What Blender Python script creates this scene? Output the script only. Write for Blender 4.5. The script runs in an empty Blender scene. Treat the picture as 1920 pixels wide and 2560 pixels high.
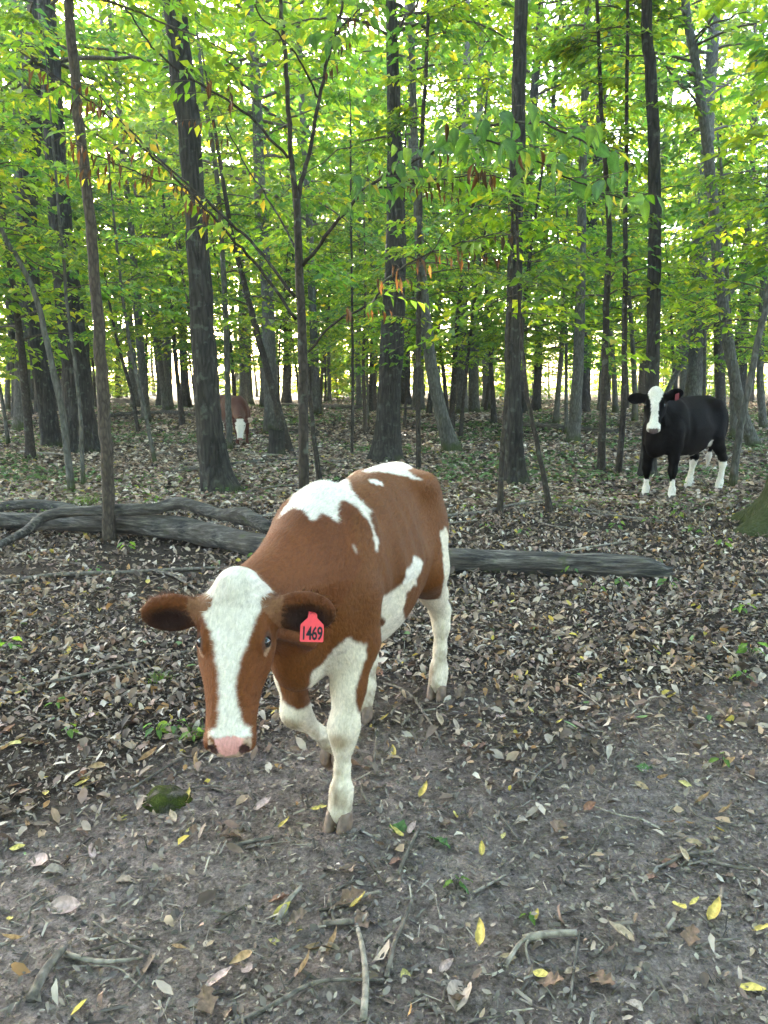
import bpy, math, random
import numpy as np
from mathutils import Vector

random.seed(11)
rng = np.random.default_rng(11)
sc = bpy.context.scene
COL = sc.collection
R = math.radians

# ------------------------------------------------------------------ camera
CAM_H = 1.5
PITCH = 9.88
FPX = 1923.0                     # focal length in photo pixels (1920 x 2560)
cam_d = bpy.data.cameras.new('camera')
cam_d.sensor_fit = 'VERTICAL'
cam_d.sensor_height = 24.0
cam_d.lens = 24.0 * FPX / 2560.0
cam_d.clip_start = 0.05
cam_d.clip_end = 2000
cam = bpy.data.objects.new('camera', cam_d)
cam.location = (0, 0, CAM_H)
cam.rotation_euler = (R(90 - PITCH), 0, 0)
COL.objects.link(cam)
sc.camera = cam

# ------------------------------------------------------------------ sky, sun, exposure
SUN_AZ = 24.0      # degrees to the left of the viewing direction
SUN_EL = 20.0
w = bpy.data.worlds.new('World')
sc.world = w
w.use_nodes = True
nt = w.node_tree
bg = nt.nodes['Background']
sky = nt.nodes.new('ShaderNodeTexSky')
sky.sky_type = 'NISHITA'
sky.sun_disc = False
sky.sun_elevation = R(SUN_EL)
sky.sun_rotation = R(-SUN_AZ)
sky.altitude = 200
sky.air_density = 1.0
sky.dust_density = 3.0
sky.ozone_density = 1.0
nt.links.new(sky.outputs[0], bg.inputs[0])
bg.inputs[1].default_value = 0.15

sun_d = bpy.data.lights.new('sun', 'SUN')
sun_d.energy = 5.0
sun_d.angle = R(0.5)
sun_d.color = (1.0, 0.90, 0.72)
sun = bpy.data.objects.new('sun', sun_d)
to_sun = Vector((-math.sin(R(SUN_AZ)) * math.cos(R(SUN_EL)), math.cos(R(SUN_AZ)) * math.cos(R(SUN_EL)), math.sin(R(SUN_EL))))
sun.rotation_euler = to_sun.to_track_quat('Z', 'Y').to_euler()
sun.location = to_sun * 60
COL.objects.link(sun)

sc.view_settings.view_transform = 'Standard'
sc.view_settings.look = 'None'
sc.view_settings.gamma = 1.0
sc.view_settings.exposure = 4.1
sc.cycles.use_denoising = True
sc.cycles.max_bounces = 8
sc.cycles.diffuse_bounces = 4
sc.cycles.glossy_bounces = 2
sc.cycles.transmission_bounces = 6
sc.cycles.sample_clamp_indirect = 6.0

# ------------------------------------------------------------------ helpers
CP, SP = math.cos(R(PITCH)), math.sin(R(PITCH))

def ray(px, py):
    v = 1280.0 - py
    return np.array([px - 960.0, FPX * CP + v * SP, -FPX * SP + v * CP])

def ground_pt(px, py):
    d = ray(px, py)
    s = CAM_H / -d[2]
    p = d * s
    return np.array([p[0], p[1], 0.0])

def at_depth(px, py, Y):
    d = ray(px, py)
    s = Y / d[1]
    return np.array([d[0] * s, Y, CAM_H + d[2] * s])

def project(P):
    P = np.asarray(P, dtype=np.float64)
    x, y, z = P[:, 0], P[:, 1], P[:, 2] - CAM_H
    f = y * CP - z * SP
    u = y * SP + z * CP
    return 960 + x / f * FPX, 1280 - u / f * FPX

DS = 1920.0 / 1659.0             # the picture was read at 1659 px width

def _hash(ix, iy, iz, seed):
    n = (ix.astype(np.int64) * 374761393 + iy.astype(np.int64) * 668265263 + iz.astype(np.int64) * 2147483647 + seed * 974711) & 0xFFFFFFFF
    n = ((n ^ (n >> 13)) * 1274126177) & 0xFFFFFFFF
    n = (n ^ (n >> 16)) & 0xFFFF
    return n / 65535.0

def vnoise(x, y, z=None, seed=0):
    x = np.asarray(x, dtype=np.float64); y = np.asarray(y, dtype=np.float64)
    z = np.zeros_like(x) if z is None else np.asarray(z, dtype=np.float64)
    xi, yi, zi = np.floor(x), np.floor(y), np.floor(z)
    fx, fy, fz = x - xi, y - yi, z - zi
    fx = fx * fx * (3 - 2 * fx); fy = fy * fy * (3 - 2 * fy); fz = fz * fz * (3 - 2 * fz)
    r = 0
    for a in (0, 1):
        for b in (0, 1):
            for c in (0, 1):
                wgt = (fx if a else 1 - fx) * (fy if b else 1 - fy) * (fz if c else 1 - fz)
                r = r + wgt * _hash(xi + a, yi + b, zi + c, seed)
    return r

def sstep(a, b, x):
    t = np.clip((np.asarray(x, dtype=np.float64) - a) / (b - a), 0, 1)
    return t * t * (3 - 2 * t)

def gh(x, y):
    """height of the forest floor"""
    x = np.asarray(x, dtype=np.float64); y = np.asarray(y, dtype=np.float64)
    far = sstep(7, 26, np.hypot(x, y))
    h = 0.45 * (vnoise(x * .11, y * .11, seed=3) - .5) * far
    h = h + 0.05 * (vnoise(x * .7, y * .7, seed=4) - .5) * (0.5 + .8 * far)
    h = h + 0.026 * (vnoise(x * 2.7, y * 2.7, seed=5) - .5)
    h = h + 0.016 * (vnoise(x * 7, y * 7, seed=6) - .5)
    h = h + 0.012 * (vnoise(x * 16, y * 16, seed=8) - .5)
    return h

def gz(x, y):
    return float(gh(np.array([x]), np.array([y]))[0])

def make_mesh(name, V, faces, smooth=True, colors=None, mat=None):
    """faces: list of integer arrays (N,3) and/or (N,4)"""
    me = bpy.data.meshes.new(name)
    V = np.ascontiguousarray(V, dtype=np.float32)
    me.vertices.add(len(V))
    me.vertices.foreach_set('co', V.ravel())
    faces = [np.asarray(f, dtype=np.int32) for f in faces if len(f)]
    nl = sum(f.size for f in faces); npoly = sum(len(f) for f in faces)
    me.loops.add(nl); me.polygons.add(npoly)
    me.loops.foreach_set('vertex_index', np.concatenate([f.ravel() for f in faces]))
    starts = []; o = 0
    for f in faces:
        k = f.shape[1]
        starts.append(o + np.arange(len(f)) * k); o += f.size
    me.polygons.foreach_set('loop_start', np.concatenate(starts).astype(np.int32))
    me.polygons.foreach_set('use_smooth', np.full(npoly, smooth))
    if colors is not None:
        c = np.ones((len(V), 4), dtype=np.float32); c[:, :3] = colors
        a = me.attributes.new('tint', 'FLOAT_COLOR', 'POINT')
        a.data.foreach_set('color', c.ravel())
    me.update(calc_edges=True)
    if mat is not None:
        me.materials.append(mat)
    return me

def obj(name, me, parent=None, loc=None, rot=None, scale=None, **props):
    o = bpy.data.objects.new(name, me)
    COL.objects.link(o)
    if parent is not None: o.parent = parent
    if loc is not None: o.location = loc
    if rot is not None: o.rotation_euler = rot
    if scale is not None: o.scale = (scale,) * 3 if np.isscalar(scale) else scale
    for k, v in props.items(): o[k] = v
    return o

def empty(name, loc, **props):
    o = bpy.data.objects.new(name, None)
    o.empty_display_size = 0.1
    COL.objects.link(o)
    o.location = loc
    for k, v in props.items(): o[k] = v
    return o

class Bag:
    """collects vertices / faces / colours of one mesh"""
    def __init__(s): s.V = []; s.T = []; s.Q = []; s.C = []; s.n = 0
    def add(s, V, Q=None, T=None, C=None):
        V = np.asarray(V, dtype=np.float64)
        s.V.append(V)
        if Q is not None and len(Q): s.Q.append(np.asarray(Q) + s.n)
        if T is not None and len(T): s.T.append(np.asarray(T) + s.n)
        if C is not None: s.C.append(np.broadcast_to(np.asarray(C, dtype=np.float64), (len(V), 3)))
        s.n += len(V)
    def mesh(s, name, mat, smooth=True):
        f = []
        if s.T: f.append(np.concatenate(s.T))
        if s.Q: f.append(np.concatenate(s.Q))
        return make_mesh(name, np.concatenate(s.V), f, smooth, np.concatenate(s.C) if s.C else None, mat)

def resample(P, n):
    """Catmull-Rom through the rows of P"""
    P = np.asarray(P, dtype=np.float64)
    if len(P) == 2:
        t = np.linspace(0, 1, n)[:, None]
        return P[0] * (1 - t) + P[1] * t
    E = np.vstack([2 * P[0] - P[1], P, 2 * P[-1] - P[-2]])
    m = len(P) - 1
    u = np.linspace(0, m - 1e-6, n); i = u.astype(int); t = (u - i)[:, None]
    a, b, c, d = E[i], E[i + 1], E[i + 2], E[i + 3]
    return .5 * (2 * b + (c - a) * t + (2 * a - 5 * b + 4 * c - d) * t ** 2 + (3 * b - a - 3 * c + d) * t ** 3)

def tube(P, rad, nseg=8, rough=0.0, seed=0, cap=True, ridges=0):
    P = np.asarray(P, dtype=np.float64); n = len(P)
    rad = np.broadcast_to(np.asarray(rad, dtype=np.float64), (n,))
    T = np.gradient(P, axis=0); T /= np.linalg.norm(T, axis=1)[:, None] + 1e-9
    ref = np.array([0, 0, 1.0]) if abs(T[0, 2]) < .8 else np.array([1.0, 0, 0])
    A = np.cross(T, ref); A /= np.linalg.norm(A, axis=1)[:, None] + 1e-9
    B = np.cross(T, A)
    th = np.linspace(0, 2 * np.pi, nseg, endpoint=False)
    rr = np.repeat(rad[:, None], nseg, 1)
    if rough:
        s = np.concatenate([[0], np.cumsum(np.linalg.norm(np.diff(P, axis=0), axis=1))])
        rr = rr * (1 + rough * (vnoise(np.cos(th)[None] * 1.6 + s[:, None] * 2.2, np.sin(th)[None] * 1.6 + 7 + 0 * s[:, None], s[:, None] * 2.5 + 0 * th[None], seed) - .5) * 2)
        if ridges:
            rr = rr * (1 + ridges * (vnoise(th[None] * nseg / 6.3 * .5 + 0 * s[:, None], s[:, None] * 3.0 + 0 * th[None], seed=seed + 5) - .5))
    V = P[:, None] + rr[..., None] * (np.cos(th)[None, :, None] * A[:, None] + np.sin(th)[None, :, None] * B[:, None])
    V = V.reshape(-1, 3)
    i = np.arange(n - 1)[:, None] * nseg; j = np.arange(nseg)[None]; k = (j + 1) % nseg
    Q = np.stack([i + j, i + nseg + j, i + nseg + k, i + k], -1).reshape(-1, 4)
    Tt = None
    if cap:
        V = np.vstack([V, P[0], P[-1]])
        a, b = len(V) - 2, len(V) - 1; j = j[0]; k = k[0]
        Tt = np.vstack([np.stack([np.full(nseg, a), j, k], 1), np.stack([np.full(nseg, b), (n - 1) * nseg + k, (n - 1) * nseg + j], 1)])
    return V, Q, Tt

# ------------------------------------------------------------------ materials
def new_mat(name):
    m = bpy.data.materials.new(name)
    m.use_nodes = True
    t = m.node_tree
    return m, t, t.nodes['Principled BSDF'], t.nodes['Material Output']

def N(t, typ, **kw):
    n = t.nodes.new('ShaderNode' + typ)
    for k, v in kw.items():
        if k.startswith('_'): setattr(n, k[1:], v)
        else: n.inputs[k.replace('_', ' ')].default_value = v
    return n

def ramp(t, src, stops):
    r = t.nodes.new('ShaderNodeValToRGB')
    el = r.color_ramp.elements
    el[0].position, el[0].color = stops[0][0], (*stops[0][1], 1)
    el[1].position, el[1].color = stops[-1][0], (*stops[-1][1], 1)
    for p, c in stops[1:-1]:
        e = el.new(p); e.color = (*c, 1)
    t.links.new(src, r.inputs[0])
    return r.outputs[0]

def mixc(t, fac, a, b, mode='MIX'):
    m = t.nodes.new('ShaderNodeMix'); m.data_type = 'RGBA'; m.blend_type = mode
    for sock, v in ((m.inputs[0], fac), (m.inputs[6], a), (m.inputs[7], b)):
        if hasattr(v, 'node'): t.links.new(v, sock)
        elif isinstance(v, tuple): sock.default_value = (*v, 1)
        else: sock.default_value = v
    return m.outputs[2]

def bark_mat(name, dark, light, zs=.22, scale=26, bump=.9, moss=0.0, lichen=0.0):
    m, t, p, out = new_mat(name)
    tc = N(t, 'TexCoord')
    mp = N(t, 'Mapping'); mp.inputs['Scale'].default_value = (1, 1, zs)
    t.links.new(tc.outputs['Object'], mp.inputs[0])
    n1 = N(t, 'TexNoise', Scale=scale, Detail=6.0, Roughness=.65); t.links.new(mp.outputs[0], n1.inputs[0])
    vo = N(t, 'TexVoronoi', Scale=scale * .8); vo.feature = 'DISTANCE_TO_EDGE'; t.links.new(mp.outputs[0], vo.inputs[0])
    n2 = N(t, 'TexNoise', Scale=2.2, Detail=3.0); t.links.new(tc.outputs['Object'], n2.inputs[0])
    c = ramp(t, n1.outputs[0], [(.36, tuple(x * .6 for x in dark)), (.5, tuple((a + b) / 2 for a, b in zip(dark, light))), (.68, tuple(x * 1.25 for x in light))])
    c = mixc(t, .55, c, ramp(t, vo.outputs[0], [(0, tuple(x * .45 for x in dark)), (.25, light)]), 'MIX')
    c = mixc(t, .28, c, ramp(t, n2.outputs[0], [(.3, dark), (.7, light)]), 'MIX')
    if lichen:
        n3 = N(t, 'TexNoise', Scale=9.0, Detail=4.0); t.links.new(tc.outputs['Object'], n3.inputs[0])
        f = ramp(t, n3.outputs[0], [(.58, (0, 0, 0)), (.66, (lichen,) * 3)])
        c = mixc(t, f, c, (.17, .185, .15))
    if moss:
        sx = N(t, 'SeparateXYZ'); t.links.new(tc.outputs['Object'], sx.inputs[0])
        n4 = N(t, 'TexNoise', Scale=5.0, Detail=5.0); t.links.new(tc.outputs['Object'], n4.inputs[0])
        ma = N(t, 'Math', _operation='MULTIPLY_ADD'); ma.inputs[1].default_value = -.9; t.links.new(n4.outputs[0], ma.inputs[0])
        t.links.new(sx.outputs[2], ma.inputs[2])
        mr = N(t, 'MapRange'); mr.inputs['From Min'].default_value = moss - .45; mr.inputs['From Max'].default_value = moss - .65
        t.links.new(ma.outputs[0], mr.inputs[0])
        c = mixc(t, mr.outputs[0], c, (.045, .052, .018))
    t.links.new(c, p.inputs['Base Color'])
    p.inputs['Roughness'].default_value = .9
    p.inputs['Specular IOR Level'].default_value = .2
    h = N(t, 'Math', _operation='ADD'); t.links.new(n1.outputs[0], h.inputs[0]); t.links.new(vo.outputs[0], h.inputs[1])
    b = N(t, 'Bump', Strength=bump, Distance=.05); t.links.new(h.outputs[0], b.inputs['Height'])
    t.links.new(b.outputs[0], p.inputs['Normal'])
    return m

def leaf_mat(name, mott=.35, trans=.58, boost=(1.9, 1.85, .8), rough=.45, spec=.35):
    m, t, p, out = new_mat(name)
    a = N(t, 'Attribute'); a.attribute_name = 'tint'
    tc = N(t, 'TexCoord'); n = N(t, 'TexNoise', Scale=30.0, Detail=2.0); t.links.new(tc.outputs['Object'], n.inputs[0])
    c = mixc(t, mott, a.outputs['Color'], ramp(t, n.outputs[0], [(.3, (.35, .35, .35)), (.7, (1.3, 1.3, 1.3))]), 'MULTIPLY')
    t.links.new(c, p.inputs['Base Color'])
    p.inputs['Roughness'].default_value = rough
    p.inputs['Specular IOR Level'].default_value = spec
    tr = N(t, 'BsdfTranslucent')
    t.links.new(mixc(t, 1.0, c, boost, 'MULTIPLY'), tr.inputs[0])
    mx = N(t, 'MixShader'); mx.inputs[0].default_value = trans
    t.links.new(p.outputs[0], mx.inputs[1]); t.links.new(tr.outputs[0], mx.inputs[2])
    t.links.new(mx.outputs[0], out.inputs[0])
    return m

M_oak = bark_mat('oak_bark', (.011, .0095, .008), (.062, .055, .046), zs=.16, scale=22, bump=1.0, moss=.08, lichen=.25)
M_grey = bark_mat('grey_bark', (.045, .042, .035), (.13, .122, .102), zs=.3, scale=24, bump=.7, moss=.3, lichen=.4)
M_sap = bark_mat('sapling_bark', (.018, .014, .011), (.062, .050, .039), zs=.5, scale=34, bump=.35, lichen=.35)
M_brown = bark_mat('brown_bark', (.036, .027, .021), (.10, .078, .06), zs=.35, scale=40, bump=.5)
M_mossy = bark_mat('mossy_bark', (.035, .03, .022), (.12, .105, .08), zs=.2, scale=20, bump=1.0, moss=1.6)
M_log = bark_mat('log_wood', (.05, .043, .036), (.20, .175, .15), zs=1.0, scale=16, bump=.8)
M_twig = bark_mat('twig_wood', (.05, .04, .03), (.13, .105, .08), zs=.6, scale=30, bump=.3)
M_leaf = leaf_mat('green_leaf')
M_fallen = leaf_mat('fallen_leaf_blade', mott=.75, trans=.12, boost=(1.2, 1.1, .9), rough=.6, spec=.3)
M_fallen.node_tree.nodes['Noise Texture'].inputs['Scale'].default_value = 7.0; M_fallen.node_tree.nodes['Noise Texture'].inputs['Detail'].default_value = 6.0
M_litter = leaf_mat('dry_leaf', trans=.12, boost=(1.2, 1.1, .9), rough=.6, spec=.3)

def log_mat():
    m, t, p, out = new_mat('weathered_log')
    tc = N(t, 'TexCoord')
    mp = N(t, 'Mapping'); mp.inputs['Scale'].default_value = (.12, 1, 1); t.links.new(tc.outputs['Object'], mp.inputs[0])
    n1 = N(t, 'TexNoise', Scale=30.0, Detail=7.0, Roughness=.68); t.links.new(mp.outputs[0], n1.inputs[0])
    n2 = N(t, 'TexNoise', Scale=3.0, Detail=4.0); t.links.new(tc.outputs['Object'], n2.inputs[0])
    n3 = N(t, 'TexNoise', Scale=6.0, Detail=5.0); t.links.new(tc.outputs['Object'], n3.inputs[0])
    c = ramp(t, n1.outputs[0], [(.40, (.006, .005, .004)), (.48, (.045, .038, .032)), (.56, (.10, .088, .074)), (.66, (.24, .21, .175))])
    c = mixc(t, ramp(t, n2.outputs[0], [(.4, (0, 0, 0)), (.7, (.6, .6, .6))]), c, (.09, .07, .055))
    c = mixc(t, ramp(t, n3.outputs[0], [(.62, (0, 0, 0)), (.72, (.7, .7, .7))]), c, (.06, .07, .02))
    t.links.new(c, p.inputs['Base Color']); p.inputs['Roughness'].default_value = .85
    b = N(t, 'Bump', Strength=1.0, Distance=.05); t.links.new(n1.outputs[0], b.inputs['Height']); t.links.new(b.outputs[0], p.inputs['Normal'])
    return m
M_wlog = log_mat()

def soil_mat():
    m, t, p, out = new_mat('forest_soil')
    tc = N(t, 'TexCoord')
    n1 = N(t, 'TexNoise', Scale=1.3, Detail=5.0, Roughness=.6); t.links.new(tc.outputs['Object'], n1.inputs[0])
    n2 = N(t, 'TexNoise', Scale=18.0, Detail=8.0, Roughness=.7); t.links.new(tc.outputs['Object'], n2.inputs[0])
    n3 = N(t, 'TexNoise', Scale=130.0, Detail=4.0, Roughness=.7); t.links.new(tc.outputs['Object'], n3.inputs[0])
    vo = N(t, 'TexVoronoi', Scale=42.0); t.links.new(tc.outputs['Object'], vo.inputs[0])
    at_ = N(t, 'Attribute'); at_.attribute_name = 'tint'
    c = mixc(t, 1.0, at_.outputs['Color'], ramp(t, n1.outputs[0], [(.3, (.68, .66, .64)), (.55, (1.0, 1.0, 1.0)), (.75, (1.25, 1.25, 1.25))]), 'MULTIPLY')
    c = mixc(t, .9, c, ramp(t, n2.outputs[0], [(.32, (.30, .28, .26)), (.46, (.80, .78, .76)), (.56, (1.05, 1.04, 1.02)), (.70, (1.6, 1.58, 1.55))]), 'MULTIPLY')
    vc = N(t, 'TexVoronoi', Scale=95.0); t.links.new(tc.outputs['Object'], vc.inputs[0])
    c = mixc(t, .55, c, ramp(t, vc.outputs['Color'], [(.1, (.45, .43, .41)), (.5, (.95, .95, .94)), (.9, (1.45, 1.42, 1.38))]), 'MULTIPLY')
    c = mixc(t, .7, c, ramp(t, n3.outputs[0], [(.3, (.45, .43, .42)), (.7, (1.5, 1.5, 1.5))]), 'MULTIPLY')
    # open pasture beyond the wood
    sx = N(t, 'SeparateXYZ'); t.links.new(tc.outputs['Object'], sx.inputs[0])
    mr = N(t, 'MapRange'); mr.inputs['From Min'].default_value = 72; mr.inputs['From Max'].default_value = 78
    t.links.new(sx.outputs[1], mr.inputs[0])
    c = mixc(t, mr.outputs[0], c, (.42, .40, .16))
    t.links.new(c, p.inputs['Base Color']); p.inputs['Roughness'].default_value = .95
    p.inputs['Specular IOR Level'].default_value = .15
    ad = N(t, 'Math', _operation='MULTIPLY_ADD'); ad.inputs[1].default_value = .5
    t.links.new(n3.outputs[0], ad.inputs[0]); t.links.new(n2.outputs[0], ad.inputs[2])
    ad2 = N(t, 'Math', _operation='MULTIPLY_ADD'); ad2.inputs[1].default_value = -.35
    t.links.new(vo.outputs[0], ad2.inputs[0]); t.links.new(ad.outputs[0], ad2.inputs[2])
    b = N(t, 'Bump', Strength=1.0, Distance=.06); t.links.new(ad2.outputs[0], b.inputs['Height']); t.links.new(b.outputs[0], p.inputs['Normal'])
    return m
M_soil = soil_mat()

# ------------------------------------------------------------------ the ground
HOOF_AT = [tuple(ground_pt(842, 2060)[:2]), tuple(ground_pt(1092, 1735)[:2]), tuple(ground_pt(362 * DS, 1718 * DS)[:2])]
def bare(x, y):
    """0 on the trodden bare soil, 1 in deep litter"""
    n = (vnoise(x * .9 + 3, y * .9, seed=31) - .5) + .7 * (vnoise(x * 2.6, y * 2.6, seed=36) - .5)
    k = sstep(2.3, 4.3, y + .9 * n + np.where(x < -.2, .9 * np.clip(-x - .2, 0, 1.2), 0) - .25 * np.clip(x - .3, 0, 2))
    return k

u = np.linspace(-5.4, 5.4, 400); gx = 1.15 * np.sinh(u)
v = np.linspace(-4.3, 5.75, 390); gy = 2.2 + 1.0 * np.sinh(v)
GX, GY = np.meshgrid(gx, gy, indexing='ij')
Vg = np.stack([GX.ravel(), GY.ravel(), gh(GX.ravel(), GY.ravel())], 1)
ii = np.arange(len(gx) - 1)[:, None] * len(gy) + np.arange(len(gy) - 1)[None]
Qg = np.stack([ii, ii + len(gy), ii + len(gy) + 1, ii + 1], -1).reshape(-1, 4)
hum = np.clip(bare(Vg[:, 0], Vg[:, 1]) * 1.15 + .5 * (vnoise(Vg[:, 0] * 1.5, Vg[:, 1] * 1.5, seed=44) - .5), 0, 1)[:, None]
soil_col = np.array([.345, .282, .262]) * (1 - hum) + np.array([.062, .047, .037]) * hum      # trodden grey loam and dark humus
obj('ground', make_mesh('ground', Vg, [Qg], True, soil_col, M_soil), kind='structure')

# ------------------------------------------------------------------ foliage generator
GREENS = np.array([[.11, .205, .022], [.15, .255, .025], [.19, .29, .03], [.085, .17, .035], [.25, .33, .03]])
YELLOW = np.array([[.42, .36, .03], [.34, .34, .03]])

def leaf_quads(pos, dirn, nrm, size, col, wid=.52, fold=.12):
    """folded diamond leaves; pos = leaf base"""
    n = len(pos)
    dirn = dirn / (np.linalg.norm(dirn, axis=1)[:, None] + 1e-9)
    side = np.cross(nrm, dirn); side /= np.linalg.norm(side, axis=1)[:, None] + 1e-9
    up = np.cross(dirn, side)
    s = size[:, None]
    b = pos; tip = pos + dirn * s - up * s * .08
    mid = pos + dirn * s * .42
    l = mid + side * s * wid * .5 + up * s * fold
    r = mid - side * s * wid * .5 + up * s * fold
    V = np.stack([b, l, tip, r], 1).reshape(-1, 3)
    i = np.arange(n)[:, None] * 4
    T = np.concatenate([i + np.array([[0, 2, 1]]), i + np.array([[0, 3, 2]])])
    return V, T, np.repeat(col, 4, 0)

def boughs(g, starts, az, length, T=11, L=9, leaf=.10, rise=.25, droop=.35, yellow=.04, greens=GREENS, drop=.15, tilt=.5, jitter=.6, hang=.3):
    """layered horizontal sprays. returns leaf arrays and branch polylines"""
    B = len(starts)
    starts = np.asarray(starts); az = np.asarray(az); length = np.asarray(length)
    t = np.linspace(.15, 1, T)[None]
    rs = rise * (1 + .6 * g.standard_normal((B, 1))); dr = droop * (1 + .4 * g.standard_normal((B, 1)))
    wob = .12 * g.standard_normal((B, T))
    ca, sa = np.cos(az)[:, None], np.sin(az)[:, None]
    Lb = length[:, None]
    P = np.stack([starts[:, None, 0] + Lb * (t * ca - wob * t * sa * .5), starts[:, None, 1] + Lb * (t * sa + wob * t * ca * .5),
                  starts[:, None, 2] + Lb * (rs * t - dr * t * t)], -1)
    side = np.where(np.arange(T)[None] % 2 == 0, 1, -1)
    ta = az[:, None] + side * (.55 + jitter * g.random((B, T)))
    ta[:, -1] = az
    tl = Lb * (.18 + .42 * (1 - t)) * (.6 + .8 * g.random((B, T))) + .10
    s = ((np.arange(L) + .6) / L)[None, None]
    cta, sta = np.cos(ta)[..., None], np.sin(ta)[..., None]
    tz = .10 * g.standard_normal((B, T, 1))
    lp = np.stack([P[..., 0:1] + tl[..., None] * s * cta, P[..., 1:2] + tl[..., None] * s * sta,
                   P[..., 2:3] + tl[..., None] * (tz * s - .16 * s * s)], -1)
    lp = lp + g.standard_normal(lp.shape) * .012
    ls = np.where(np.arange(L)[None, None] % 2 == 0, 1, -1)
    la = ta[..., None] + ls * (.5 + .6 * g.random((B, T, L)))
    ld = np.stack([np.cos(la), np.sin(la), -hang - .35 * g.random((B, T, L)) + .1], -1)
    nr = np.array([0, 0, 1.0]) + tilt * g.standard_normal((B, T, L, 3))
    keep = g.random((B, T, L)) > drop
    pos, ld, nr = lp[keep], ld[keep], nr[keep]
    n = len(pos)
    size = leaf * (.5 + .9 * g.random(n) ** 1.4)
    ci = g.integers(0, len(greens), n)
    bt = np.broadcast_to(g.random((B, 1, 1)), (B, T, L))[keep]
    bt2 = np.broadcast_to(g.random((B, 1, 1)), (B, T, L))[keep][:, None]
    col = greens[ci] * (.7 + .5 * g.random((n, 1))) * (.65 + .65 * bt[:, None])
    col = col * np.where(bt2 < .3, np.array([[.75, .92, 1.6]]), np.where(bt2 > .75, np.array([[1.25, 1.1, .9]]), 1.0))
    ym = g.random(n) < yellow * 2.2 * (bt > .45)
    col[ym] = YELLOW[g.integers(0, 2, ym.sum())] * (.7 + .5 * g.random((ym.sum(), 1)))
    return (pos, ld, nr, size, col), P, (P, ta, tl, tz)

def branch_mesh(bag, P, starts, r0, twigs=None, g=None):
    B, T, _ = P.shape
    for b in range(B):
        pts = np.vstack([starts[b], P[b]])
        V, Q, Tt = tube(pts, np.linspace(r0[b], .0025, len(pts)), 4, cap=False)
        bag.add(V, Q)
    if twigs is not None:
        P, ta, tl, tz = twigs
        a = P.reshape(-1, 3); ta = ta.ravel(); tl = tl.ravel(); tz = tz.ravel()
        e = a + np.stack([tl * np.cos(ta), tl * np.sin(ta), tl * (tz - .16)], 1)
        m = (a + e) / 2; m[:, 2] += tl * .04
        d = np.stack([-np.sin(ta), np.cos(ta), 0 * ta], 1); z = np.array([0, 0, 1.0])
        r = .003
        V = np.stack([a + d * r, a - d * r, a + z * r, m + d * r * .8, m - d * r * .8, m + z * r * .8, e], 1).reshape(-1, 3)
        i = np.arange(len(a))[:, None] * 7
        Q = np.concatenate([i + np.array([[0, 3, 4, 1]]), i + np.array([[1, 4, 5, 2]]), i + np.array([[2, 5, 3, 0]])])
        Tr = np.concatenate([i + np.array([[3, 6, 4]]), i + np.array([[4, 6, 5]]), i + np.array([[5, 6, 3]])])
        bag.add(V, Q, Tr)

def crown(g, path, prad, z0, z1, n, lmin, lmax, leaf, T=11, L=9, low=1.0, twigs=True, **kw):
    """leaf mesh + branch mesh for boughs leaving the trunk polyline between heights z0 and z1"""
    zs = path[:, 2]
    hh = z0 + (z1 - z0) * g.random(n) ** 1.05
    sx = np.interp(hh, zs, path[:, 0]); sy = np.interp(hh, zs, path[:, 1])
    st = np.stack([sx, sy, hh], 1)
    az = np.arange(n) * 2.39996 + g.random(n) * .7
    f = (hh - z0) / max(z1 - z0, .1)
    ln = (lmin + (lmax - lmin) * g.random(n)) * (1 - .45 * f)
    leaves, P, tw = boughs(g, st, az, ln, T=T, L=L, leaf=leaf, **kw)
    V, Tt, C = leaf_quads(*leaves)
    lb = make_mesh('foliage', V, [Tt], True, C, M_leaf)
    bag = Bag(); rr = np.clip(np.interp(hh, zs, prad) * .35, .006, .05)
    branch_mesh(bag, P, st, rr, tw if twigs else None)
    return lb, bag

def trunk_radii(P, r_px, flare, base_z):
    h = P[:, 2] - base_z
    return r_px * (1 + flare * np.exp(-np.maximum(h, 0) / .22))

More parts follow.
